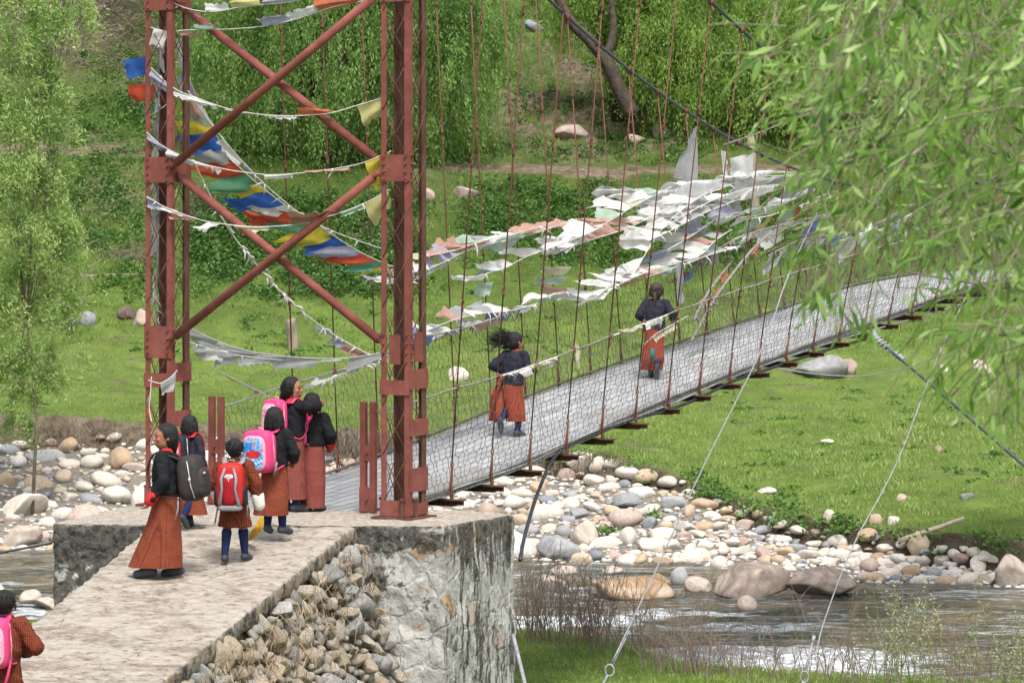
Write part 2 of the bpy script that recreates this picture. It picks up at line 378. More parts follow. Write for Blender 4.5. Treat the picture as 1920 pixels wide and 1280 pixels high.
PAL = {'white': [(.58,.53,.45), (.50,.455,.39), (.64,.60,.54), (.54,.465,.375)], 'grey': [(.27,.275,.28), (.36,.36,.35), (.20,.215,.235), (.31,.31,.32)],
       'tan': [(.46,.34,.21), (.50,.40,.29), (.40,.28,.18), (.47,.36,.27)], 'pink': [(.40,.30,.25), (.45,.35,.30), (.36,.25,.20), (.43,.34,.30)]}
SM = {k: m_rnd(k + '_river_stone', v, .8, .35, 5, .12) for k, v in PAL.items()}
WORDC = {'white': 'chalky white', 'grey': 'slate grey', 'tan': 'sandy tan', 'pink': 'pinkish brown'}
PM = {}
for i in range(10):
    q = pebble(ICO3, 100+i, .62, (.2, .5, .8)[i % 3], .19, .52)
    for k in SM:
        me = bpy.data.meshes.new('river_stone'); me.from_pydata(q.tolist(), [], ICO3F.tolist()); me.update(); me.polygons.foreach_set('use_smooth', [True]*len(me.polygons)); me.materials.append(SM[k]); PM[(i, k)] = me

def boulder(x, y, wpx, hpx, col, label, Y=None, name='boulder', flat=None, seed=None, ang=.5, mat=None, rot=0, water=False, lift=0):
    """boulder whose centre shows at x,y with a given width and height in photo pixels"""
    if Y is None: p = hit(x, y+hpx*.35) if not water else V((x-CX)/F*(6.3*F/(y+hpx*.38-HY)), 6.3*F/(y+hpx*.38-HY), WZ)
    else: p = P(x, y, Y)
    s = p.y/F; q = pebble(ICO4, seed if seed is not None else int(x*7+y), 1.0, ang, .15, .40)
    q = q/np.array([np.ptp(q[:,0])/2, np.ptp(q[:,1])/2, np.ptp(q[:,2])/2])
    q += .035*np.stack([fbm(q[:,1]*3+x, q[:,2]*3+q[:,0]*2, 3, 4)]*3, 1)*q
    q = q*np.array([wpx*s/2, min(wpx*s/2*.8, hpx*s*1.3), hpx*s*.62])
    if rot: c_, s_ = math.cos(rot), math.sin(rot); q = np.stack([q[:,0]*c_-q[:,2]*s_, q[:,1], q[:,0]*s_+q[:,2]*c_], 1)
    o = np_mesh(name, q, ICO4F, mat or SM[col], True); o.location = (p.x, p.y, P(x, y, p.y).z - hpx*s*.06 + lift)
    tag(o, label, 'boulder'); BIG.append((x, y, wpx/2, hpx/2)); return o
BIG = []
def m_wet(name, a, b, c):
    t = NT(name); f = t.noise(t.coord(), 2.2, 7, .6, .8); g = t.noise(t.coord(), 25, 4, .7)
    t.col(t.mix(t.ramp(g, [(.35, .3), (.65, 0.)]), t.ramp(f, [(.33, a), (.5, b), (.64, c)]), (.09,.08,.07))); t.bump(t.math('ADD', f, t.math('MULTIPLY', g, .2)), .5, .06); return t.set(.55, 0, .4)
WP = m_wet('purple_brown_boulder', (.15,.115,.11), (.32,.25,.205), (.46,.39,.32)); WO = m_wet('orange_wet_rock', (.22,.13,.06), (.35,.23,.13), (.45,.37,.28)); WR = m_wet('pale_pink_rock', (.33,.25,.2), (.47,.39,.32), (.53,.49,.44))
boulder(1410, 1094, 150, 54, 'pink', 'big purple and tan boulder at the water edge, left of its paler twin', water=True, mat=WP, rot=.18, seed=5, ang=1.0)
boulder(1551, 1092, 132, 58, 'pink', 'big rounded pinkish brown boulder at the water edge, right of the purple one', water=True, mat=WP, seed=8, ang=.9)
boulder(1166, 1103, 156, 42, 'tan', 'long low orange rock lying in the river shallows', water=True, mat=WO, seed=12)
boulder(1236, 1094, 46, 34, 'tan', 'small wet orange rock behind the long orange rock in the river', water=True, mat=WO)
boulder(1035, 1092, 58, 34, 'white', 'pale peaked rock alone in the river shallows near the pier', water=True, mat=WR, ang=.8)
boulder(1276, 1081, 34, 34, 'grey', 'round greenish grey stone standing in the river beside the orange rock', water=True, ang=.1)
boulder(1308, 1097, 54, 34, 'pink', 'blocky pinkish rock in the river left of the purple boulder', water=True, mat=WR)
boulder(1402, 1131, 38, 28, 'pink', 'small rounded tan rock out in the river in front of the purple boulder', water=True, mat=WR, ang=.2)
boulder(1062, 1070, 50, 18, 'pink', 'flat pinkish rock at the shore by the shallows', water=True, mat=WR)
boulder(1150, 1068, 40, 14, 'tan', 'low tan rock breaking the water near the shore', water=True, mat=WR)
boulder(1893, 1075, 66, 66, 'grey', 'grey white boulder on the shore at the right edge', mat=WR, ang=.7)
boulder(1040, 1030, 84, 46, 'grey', 'broad flat grey slab at the water edge below the pebble bank', mat=SM['grey'], ang=.6)
boulder(1100, 1003, 54, 46, 'pink', 'large tan block in the middle of the pebble bank by the green weeds', mat=WR, ang=.7)
boulder(1722, 1020, 46, 40, 'tan', 'rounded tan boulder at the foot of the wooden pole', ang=.5)
boulder(40, 948, 92, 46, 'white', 'big white rounded boulder on the left shore', ang=.2)
boulder(36, 1005, 84, 44, 'white', 'flat pinkish white slab at the left water edge', mat=WR, ang=1.0)
boulder(268, 935, 60, 66, 'white', 'large white boulder behind the tower foot on the left shore', ang=.3)
boulder(224, 862, 46, 42, 'tan', 'round yellow tan boulder under the cut bank on the left', ang=.2)
boulder(60, 1121, 44, 32, 'tan', 'yellowish white rock in the water near the ramp', water=True, mat=WR, ang=.4)
boulder(92, 1128, 52, 22, 'tan', 'low yellowish rock touching the pier in the water', water=True, mat=WR, ang=.6)
boulder(-6, 1110, 36, 34, 'white', 'white round rock in the water at the left edge', water=True, ang=.2)
boulder(1530, 687, 112, 44, 'grey', 'long grey boulder in the grass under the bridge deck', mat=m_simple('grey_lichen_rock', (.27,.27,.26), (.16,.16,.155), 6, .9, .5), ang=.8)
boulder(1590, 690, 44, 34, 'pink', 'brownish rock at the right end of the long grey boulder', ang=.6)
boulder(858, 702, 38, 28, 'white', 'white speckled boulder alone on the meadow behind the wire mesh', ang=.3)
boulder(872, 361, 50, 30, 'pink', 'grey boulder on the slope just below the footpath', ang=.4)
boulder(803, 366, 26, 22, 'pink', 'small boulder on the slope beside the tower leg', ang=.4)
boulder(166, 599, 32, 28, 'grey', 'round grey boulder on the left meadow', ang=.3)
boulder(133, 602, 26, 16, 'grey', 'flat grey stone left of the round grey boulder on the left meadow', ang=.4)
boulder(238, 590, 34, 26, 'pink', 'reddish brown boulder beside the tower on the left meadow', mat=m_simple('red_brown_rock', (.16,.11,.09), (.09,.065,.055), 8, .9, .5), ang=.5)
boulder(262, 600, 30, 34, 'pink', 'pinkish boulder leaning on the reddish one by the tower', ang=.5)
boulder(1072, 247, 66, 24, 'pink', 'large pale boulder on the hillside above the footpath', ang=.6)
boulder(1190, 262, 40, 22, 'pink', 'pinkish boulder on the hillside by the tree edge', ang=.6)
boulder(1240, 247, 36, 24, 'pink', 'tan boulder in front of the right hand willow on the hillside', ang=.6)
boulder(1000, 48, 40, 22, 'grey', 'grey boulder high on the hillside in a scree patch', ang=.6)
boulder(1842, 690, 38, 30, 'white', 'pale boulder in the meadow behind the hanging willow leaves', ang=.5)
boulder(1768, 692, 24, 14, 'white', 'small pale stone behind the hanging willow leaves', ang=.5)
boulder(1440, 920, 40, 14, 'white', 'flat white stone on the grass behind the dark soil edge', ang=.4)
boulder(1762, 842, 18, 12, 'pink', 'small pink stone in the open grass', ang=.4)
boulder(1550, 828, 26, 9, 'white', 'thin flat white stone in the open grass', ang=.4)
boulder(1812, 930, 28, 14, 'grey', 'bluish grey stone in the grass near the right edge', ang=.4)
boulder(1690, 935, 26, 18, 'pink', 'pinkish stone sitting on the muddy track', ang=.4)
boulder(1554, 968, 22, 22, 'white', 'round white stone perched at the edge of the turf bank', ang=.1)
boulder(1640, 975, 26, 22, 'tan', 'orange tan stone perched at the turf edge', ang=.2)
boulder(1674, 976, 22, 20, 'white', 'whitish stone at the turf edge right of the orange one', ang=.2)
boulder(150, 560, 16, 14, 'grey', 'small grey stone higher on the left meadow', ang=.3)

# the pebble banks: sizes and places drawn once, larger first, none overlapping
def stones():
    r = np.random.default_rng(3); cand = []; dens = []
    zones = [(-60, 620, 2600), (560, 1000, 1500), (960, 1990, 6000)]
    sizes = []
    for (x0, x1, n) in zones:
        for _ in range(n):
            x = r.uniform(x0, x1); K, Ye, Ys, Yn = col_profile(x)
            f = r.uniform(0, 1); y0 = interp(x, CXs, YSHO)+6; y1 = interp(x, CXs, YTOP)+interp(x, CXs, CUT)*(.75 if x > 900 else .95); y = y0+(y1-y0)*f
            s = r.choice([.12, .18, .25, .33, .43], p=[.28, .30, .24, .13, .05])*r.uniform(.75, 1.25)*(1.2 if x < 620 else 1)
            if 1330 < x and s > .25: s *= .75
            cand.append((s, x, y))
    cand.sort(reverse=True); kept = []; cell = {}
    for s, x, y in cand:
        Y = None
        Ys = 6.3*F/(interp(x, CXs, YSHO)-HY); rpx = s*F/62/2
        if any(abs(x-b[0]) < b[2]*.85+rpx*.6 and abs(y-b[1]) < b[3]*.85+rpx*.5 for b in BIG): continue
        gx_, gy_ = int(x//30), int(y//30); ok = True
        for a in (-1, 0, 1):
            for b in (-1, 0, 1):
                for (s2, x2, y2) in cell.get((gx_+a, gy_+b), ()):
                    rr = (s+s2)*F/62/2*.76
                    if ((x-x2)**2 + ((y-y2)*1.5)**2) < rr*rr: ok = False; break
                if not ok: break
            if not ok: break
        if ok: cell.setdefault((gx_, gy_), []).append((s, x, y)); kept.append((s, x, y))
    return kept
KS = stones()
pl = []
for (s, x, y) in KS:
    p = hit(x, y, 44, 80)
    if p.y > 79: continue
    pl.append((s, x, y, p))
# shown: not behind the pier, the people or outside the frame
def seen(s, x, y):
    if x < 0 or x > 1920: return False
    if 280 < x < 625: return False
    if 560 < x < 965 and y > 925: return False
    return True
pl.sort(key=lambda a: -a[0]*F/a[3].y*(1 if seen(*a[:3]) else .0001))
G_ST = 'river stones on the far bank'
stuff_v = []; stuff_f = []; stuff_r = []; nv = 0; r = np.random.default_rng(9)
def zone_word(x): return 'left shore behind the ramp' if x < 560 else ('bank behind the deck entrance' if x < 960 else ('pebble mound beyond the deck' if x < 1330 else 'long shore below the turf edge'))
for i, (s, x, y, p) in enumerate(pl):
    k = r.choice(['white', 'grey', 'tan', 'pink'], p=[.58, .14, .14, .14])
    sc = V(s*.56*r.uniform(.85, 1.2), s*.56*r.uniform(.8, 1.1), s*.56*r.uniform(.75, 1.2)); tilt = r.uniform(-.35, .35)
    R = Matrix.Rotation(r.uniform(0, 6.28), 3, 'Z') @ Matrix.Rotation(tilt, 3, 'X')
    loc = V(p.x, p.y, p.z + s*r.uniform(-.02, .20)); vi = int(r.integers(0, 10))
    if i < 300 and seen(s, x, y):
        o = bpy.data.objects.new('river_stone', PM[(vi, k)]); COL.objects.link(o)
        o.matrix_world = Matrix.Translation(loc) @ R.to_4x4() @ Matrix.Diagonal((*sc, 1))
        szw = 'large' if s > .3 else ('middle sized' if s > .2 else 'small')
        tag(o, f'{szw} {WORDC[k]} stone among the pebbles of the {zone_word(x)}', 'stone', G_ST)
    else:
        q = pebble(ICO2, int(r.integers(0, 40)), .62, .2)*np.array(sc[:]); q = q @ np.array(R).T + np.array(loc[:])
        stuff_v.append(q); stuff_f.append(ICO2F+nv); nv += len(q); stuff_r.append(np.full(len(ICO2F), r.uniform()))
# plus fine shingle between them
for _ in range(4200):
    x = r.uniform(-60, 2000); y0 = interp(x, CXs, YSHO)+14; y1 = interp(x, CXs, YTOP)+interp(x, CXs, CUT)*.9; f = r.uniform(0, 1)
    Ys = 6.3*F/(interp(x, CXs, YSHO)-HY); Ye = interp(x, CXs, YEDG); Y = Ys-.4+(Ye-.3-Ys+.4)*f; X = (x-CX)/F*Y
    s = r.uniform(.025, .07); q = ICO2[:, :]*np.array([s, s*.8, s*.6])+np.array([X, Y, tz(X, Y)+s*.3]); stuff_v.append(q); stuff_f.append(ICO2F+nv); nv += len(q); stuff_r.append(np.full(len(ICO2F), r.uniform()))
def m_peb():
    t = NT('mixed_pebbles'); c = t.ramp(t.attr('rnd'), [(0, (.53,.50,.44)), (.25, (.60,.57,.52)), (.45, (.44,.36,.28)), (.6, (.26,.26,.27)), (.75, (.56,.52,.45)), (.88, (.38,.29,.23)), (1, (.33,.33,.33))], 'CONSTANT')
    f = t.noise(t.coord(), 30, 5, .7); t.col(t.mix(1, c, t.ramp(f, [(.3, .7), (.7, 1.1)]), 'MULTIPLY')); t.bump(f, .2, .01); return t.set(.85)
o = np_mesh('pebbles', np.concatenate(stuff_v), np.concatenate(stuff_f), m_peb(), True, {'rnd': ('FACE', np.concatenate(stuff_r))})
tag(o, 'small mixed river pebbles filling the banks between larger stones', 'pebbles', kind='stuff')
# ---------------------------------------------------------------- pier, ramp
def top_at(x, y, z=0): return P(x, y, F*(CZ-z)/(y-HY))
def m_masonry():
    t = NT('lichened_masonry'); co = t.coord(); nz = t.n('ShaderNodeTexNoise'); nz.inputs['Scale'].default_value = 5; nz.inputs['Detail'].default_value = 5; t.l(co, nz.inputs['Vector'])
    mv = t.n('ShaderNodeMix', data_type='RGBA', blend_type='ADD'); mv.inputs[0].default_value = .22; t.l(co, mv.inputs[6]); t.l(nz.outputs['Color'], mv.inputs[7]); wc = mv.outputs[2]
    cell = t.voro(wc, 4.2, out='Color'); edge = t.voro(wc, 4.2, feat='DISTANCE_TO_EDGE'); sp = t.n('ShaderNodeSeparateColor'); t.l(cell, sp.inputs[0])
    fine = t.noise(co, 14, 10, .72); mid = t.noise(co, 4.5, 10, .68); big = t.noise(co, 1.4, 8, .7, .3)
    base = t.mix(t.ramp(mid, [(.40, 0.), (.60, 1.)]), (.29,.285,.27), (.46,.455,.435)); base = t.mix(t.ramp(fine, [(.56, 0.), (.64, .7)]), base, (.60,.59,.56)); base = t.mix(t.ramp(fine, [(.38, .7), (.45, 0.)]), base, (.13,.125,.11))
    stc = t.ramp(sp.outputs[0], [(0, (.33,.32,.30)), (.30, (.50,.49,.46)), (.52, (.60,.59,.56)), (.72, (.50,.42,.31)), (.84, (.42,.27,.14)), (.92, (.50,.40,.35))], 'CONSTANT')
    sm = t.math('MULTIPLY', t.math('GREATER_THAN', sp.outputs[1], .60), t.ramp(edge, [(.09, 0.), (.13, .85)])); c = t.mix(sm, base, t.mix(t.ramp(fine, [(.4, .35), (.55, 0.)]), stc, (.16,.15,.13)))
    c = t.mix(t.ramp(t.math('ADD', edge, t.math('MULTIPLY', fine, .1)), [(.055, .35), (.07, 0.)]), c, (.10,.095,.085))
    ge = t.n('ShaderNodeNewGeometry'); sn = t.n('ShaderNodeSeparateXYZ'); t.l(ge.outputs['True Normal'], sn.inputs[0]); spz = t.n('ShaderNodeSeparateXYZ'); t.l(co, spz.inputs[0])
    side = t.ramp(sn.outputs[0], [(.35, 0.), (.7, 1.)])
    st1 = t.noise(t.coord(scale=(7, 7, .75)), 1.5, 9, .72, .3)
    zz = t.math('MINIMUM', t.math('MAXIMUM', t.math('MULTIPLY', t.math('ADD', spz.outputs[2], .60), .32), 0), .15); lf = t.math('MINIMUM', t.math('MAXIMUM', t.math('MULTIPLY', t.math('SUBTRACT', -3.3, spz.outputs[0]), .3), 0), .09)
    k1 = t.math('ADD', t.math('ADD', t.math('MULTIPLY', mid, .6), t.math('MULTIPLY', big, .4)), t.math('ADD', zz, lf)); k2 = t.math('ADD', t.math('ADD', t.math('MULTIPLY', st1, .75), t.math('MULTIPLY', fine, .25)), t.math('ADD', .055, t.math('MULTIPLY', zz, .5)))
    km = t.n('ShaderNodeMix', data_type='FLOAT'); t.l(side, km.inputs[0]); t.l(k1, km.inputs[2]); t.l(k2, km.inputs[3]); k = km.outputs[0]
    c = t.mix(t.ramp(k, [(.56, 0.), (.595, .93)]), c, t.mix(t.ramp(fine, [(.42, 0.), (.58, 1.)]), (.018,.018,.016), (.10,.09,.075)))
    c = t.mix(t.math('MULTIPLY', side, t.ramp(st1, [(.31, .7), (.36, 0.)])), c, (.15,.10,.06))
    c = t.mix(t.math('MULTIPLY', t.ramp(spz.outputs[2], [(.0, 0.), (1, 0.)]), 1), c, c)
    c = t.mix(t.ramp(t.noise(t.coord(scale=(1,1,1.6)), 2.1, 8, .7, 1), [(.62, 0.), (.66, .75)]), c, (.34,.20,.10))
    tp = t.ramp(sn.outputs[2], [(.55, 0.), (.85, 1.)])
    c = t.mix(tp, c, t.mix(t.ramp(fine, [(.42, 0.), (.58, 1.)]), t.mix(big, (.17,.135,.10), (.33,.29,.235)), (.44,.395,.34)))
    t.col(c); t.bump(t.math('ADD', t.math('ADD', t.math('MULTIPLY', t.math('MINIMUM', edge, .12), 3), fine), t.math('MULTIPLY', mid, .8)), .9, .03); return t.set(.92, 0, .2)
MAT['masonry'] = m_masonry()
def prism(mb, top, zb):
    n = len(top); bot = [V(p.x, p.y, zb) for p in top]
    return mb.add(list(top)+bot, [tuple(range(n))] + [tuple(range(2*n-1, n-1, -1))] + [(i, i+n, (i+1)%n+n, (i+1)%n) for i in range(n)])
def nd(co, a, s, seed): return a*(fbm(co[:,0]*s+co[:,2]*s*.7, co[:,1]*s+co[:,2]*s, seed, 4))
ptop = [top_at(97, 982), top_at(834, 987), top_at(967, 963), top_at(880, 957), top_at(700, 957), top_at(585, 955), top_at(400, 938), top_at(250, 944)]
mb = MB(); prism(mb, ptop[::-1], -3.6)
pier = mb.blob('masonry_pier', MAT['masonry'], .036, sm=1, disp=lambda c: np.where(c[:,2] > -.04, nd(c, .02, 5, 9), nd(c, .035, 2.2, 4) + nd(c, .025, 7, 8)))
tag(pier, 'massive lichen streaked stone and mortar pier carrying the foot of the bridge tower', 'bridge pier')
RS = .12
def rz_(Y): return -RS*(31.5-Y) if Y < 31.5 else 0.0
def ramp_pt(x, Y, dz=0): return V(x, Y, rz_(Y)+dz)
RL = lambda Y: -3.60-(31.6-Y)*.15; RR = lambda Y: -1.62-(31.4-Y)*.2185
def m_rampconc():
    t = NT('worn_ramp_concrete'); co = t.coord(); f = t.noise(t.coord(scale=(1,1.6,1)), 1.5, 9, .72, .5); g = t.noise(t.coord(scale=(1,1.5,1)), 9, 10, .8); st = t.voro(co, 26, out='Distance'); h = t.noise(co, 4, 8, .7, .6)
    c = t.mix(t.ramp(f, [(.40, 0.), (.52, 1.)]), (.26,.215,.165), (.40,.36,.305))
    c = t.mix(t.ramp(g, [(.40, .8), (.47, 0.)]), c, (.13,.10,.075)); c = t.mix(t.ramp(g, [(.53, 0.), (.60, .75)]), c, (.47,.43,.38))
    c = t.mix(t.ramp(h, [(.58, 0.), (.66, .7)]), c, (.20,.155,.115))
    cr = t.voro(t.coord(), 1.1, feat='DISTANCE_TO_EDGE'); c = t.mix(t.ramp(t.math('ADD', cr, t.math('MULTIPLY', g, .1)), [(.045, .7), (.06, 0.)]), c, (.10,.08,.06))
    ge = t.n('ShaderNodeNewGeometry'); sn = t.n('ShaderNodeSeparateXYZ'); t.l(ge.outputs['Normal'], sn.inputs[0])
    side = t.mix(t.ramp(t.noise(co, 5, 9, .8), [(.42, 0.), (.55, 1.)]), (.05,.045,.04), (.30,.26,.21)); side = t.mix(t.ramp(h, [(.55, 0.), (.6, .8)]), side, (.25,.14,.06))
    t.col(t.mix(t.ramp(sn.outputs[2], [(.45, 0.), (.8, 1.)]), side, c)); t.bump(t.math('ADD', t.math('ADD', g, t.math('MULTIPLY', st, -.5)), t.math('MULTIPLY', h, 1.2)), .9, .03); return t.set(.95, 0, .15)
MAT['ramp'] = m_rampconc()
rampo = empty('access_ramp', ramp_pt(-3, 27).to_tuple(), 0, 'sloping worn concrete ramp climbing to the bridge with rubble stones packed below its edge', 'ramp')
def ch(o, root=None):
    """hang a part built in world coordinates under its thing"""
    o.parent = root; o.matrix_parent_inverse = Matrix.Translation(-root.location); return o
Ysl = [19, 22, 25, 28, 30, 31.5, 31.92]
top = [ramp_pt(RR(Y)+.03*math.sin(Y*5), Y, -.012) for Y in Ysl] + [ramp_pt(RL(Y), Y, -.012) for Y in reversed(Ysl)]
mb = MB(); n = len(Ysl)
A = [ramp_pt(RL(Y), Y, -.012) for Y in Ysl]; Bq = [ramp_pt(RR(Y), Y, -.012) for Y in Ysl]
vs = A + Bq + [a-V(0,0,.17) for a in A] + [b-V(0,0,.17) for b in Bq]
fs = [(i, n+i, n+i+1, i+1) for i in range(n-1)] + [(2*n+i, 2*n+i+1, 3*n+i+1, 3*n+i) for i in range(n-1)] + [(i, i+1, 2*n+i+1, 2*n+i) for i in range(n-1)] + [(n+i, 3*n+i, 3*n+i+1, n+i+1) for i in range(n-1)] + [(0, 2*n, 3*n, n), (n-1, 2*n-1, 4*n-1, 3*n-1)]
mb.add(vs, fs)
sl = mb.blob('slab', MAT['ramp'], .035, sm=1, disp=lambda c: nd(c, .016, 4, 3) + nd(c, .012, 14, 6)); ch(sl, rampo)
# packed rubble bank under the right hand edge, and the plain far side
def bank_pt(Y, v, out=.36, off=-.02): return V(RR(Y)+off+v*out, Y+v*.05-.02, rz_(Y)-.14-v)
def m_soil():
    t = NT('dry_soil'); f = t.noise(t.coord(), 7, 8, .75); t.col(t.ramp(f, [(.3, (.045,.033,.022)), (.52, (.14,.105,.07)), (.7, (.26,.21,.155))])); t.bump(f, .9, .05); return t.set(.95, 0, .1)
MAT['soil'] = m_soil()
Yb_ = np.linspace(19, 31.9, 190); vb = np.linspace(-.02, 3.4, 60); GY, GV = np.meshgrid(Yb_, vb, indexing='ij')
nz_ = fbm(GY*2.5, GV*2.5, 31, 5)*.10
bank = np.stack([-1.62-(31.4-GY)*.2185-.03+GV*.36-.06+nz_, GY+GV*.05, np.where(GY < 31.5, -RS*(31.5-GY), 0)-.13-GV], -1).reshape(-1, 3)
ch(np_mesh('soil_bank', bank, grid_faces(190, 60), MAT['soil'], True), rampo)
lb = np.stack([-3.60-(31.6-GY)*.15-GV*.1+.03, GY, np.where(GY < 31.5, -RS*(31.5-GY), 0)-.13-GV], -1).reshape(-1, 3)
ch(np_mesh('far_side_wall', lb, grid_faces(190, 60), MAT['soil'], True), rampo)
RC = {'g': m_rnd('grey_rubble', [(.24,.235,.22), (.31,.30,.285), (.17,.165,.155), (.36,.345,.32)], .85, .5, 7, .2), 't': m_rnd('tan_rubble', [(.31,.27,.21), (.38,.33,.26), (.30,.23,.15), (.36,.33,.28)], .85, .5, 7, .2)}
MAT['rubmix'] = m_simple('mixed_rubble', (.30,.27,.23), (.15,.135,.115), 2.5, .9, .5, .03)
RM = []
for i in range(8):
    q = pebble(ICO4 if i < 5 else ICO3, 300+i, .8, 1.0, .16, .45); q += .03*np.stack([fbm(q[:,1]*4+i, q[:,2]*4+q[:,0]*3, 3, 4)]*3, 1)*q
    for m in RC.values():
        me = bpy.data.meshes.new('rubble_stone'); me.from_pydata(q.tolist(), [], (ICO4F if i < 5 else ICO3F).tolist()); me.update(); me.polygons.foreach_set('use_smooth', [True]*len(me.polygons)); me.materials.append(m); RM.append(me)
r = np.random.default_rng(21); pts = []
for _ in range(16000):
    Y = r.uniform(24.6, 31.8); v = r.uniform(.06, 2.3); s = r.choice([.045, .08, .115, .15], p=[.25, .30, .28, .17])*r.uniform(.85, 1.2)
    if all((Y-a)**2+(v-b)**2 > ((s+c)*.84)**2 for a, b, c in pts): pts.append((Y, v, s))
pts.sort(key=lambda a: -a[2]*(1 if CZ-880/6000*a[0] < rz_(a[0])-.14-a[1]+.15 else .01)); sv = []; sf = []; nn = 0
for i, (Y, v, s) in enumerate(pts):
    p = bank_pt(Y, v)+V(-.25*s, 0, 0); k = s*1.28; rot = (r.uniform(-.5, .5), r.uniform(-.4, .9), r.uniform(0, 6.28)); sc = (k*r.uniform(.9, 1.25), k, k*r.uniform(.8, 1.1))
    if i < 98:
        o = bpy.data.objects.new('rubble_stone', RM[int(r.integers(0, 16))]); COL.objects.link(o); o.location = p; o.rotation_euler = rot; o.scale = sc; ch(o, rampo)
    else:
        q = pebble(ICO2, 500+i % 30, .85, .7)*np.array(sc); q = q @ np.array(Matrix.Rotation(rot[2], 3, 'Z') @ Matrix.Rotation(rot[1], 3, 'Y')).T+np.array(p[:]); sv.append(q); sf.append(ICO2F+nn); nn += len(q)
o = np_mesh('small_rubble', np.concatenate(sv), np.concatenate(sf), MAT['rubmix'], True); ch(o, rampo); o['kind'] = 'stuff'
# straw and roots caught between the stones
C = []; D = []
for _ in range(1500):
    Y = r.uniform(25.5, 31.8); v = abs(r.normal())*.35 if r.uniform() < .6 else r.uniform(0, 2); p = bank_pt(Y, v, off=.08); C.append(p[:]); D.append([r.normal()*.6, r.normal()*.6, -1])
n_ = len(C); mt = m_leaf('straw', [(.30,.23,.14), (.16,.10,.06), (.38,.31,.2)], 0, .9)
C = np.array(C); D = np.array(D); co4 = np.stack([C, C+[.008, 0, 0], C+D*r.uniform(.03, .16, (n_, 1))], 1).reshape(-1, 3)
ch(np_mesh('dry_straw', co4, np.arange(n_*3).reshape(n_, 3), mt, False, {'rnd': ('FACE', r.uniform(0, 1, n_))}), rampo)

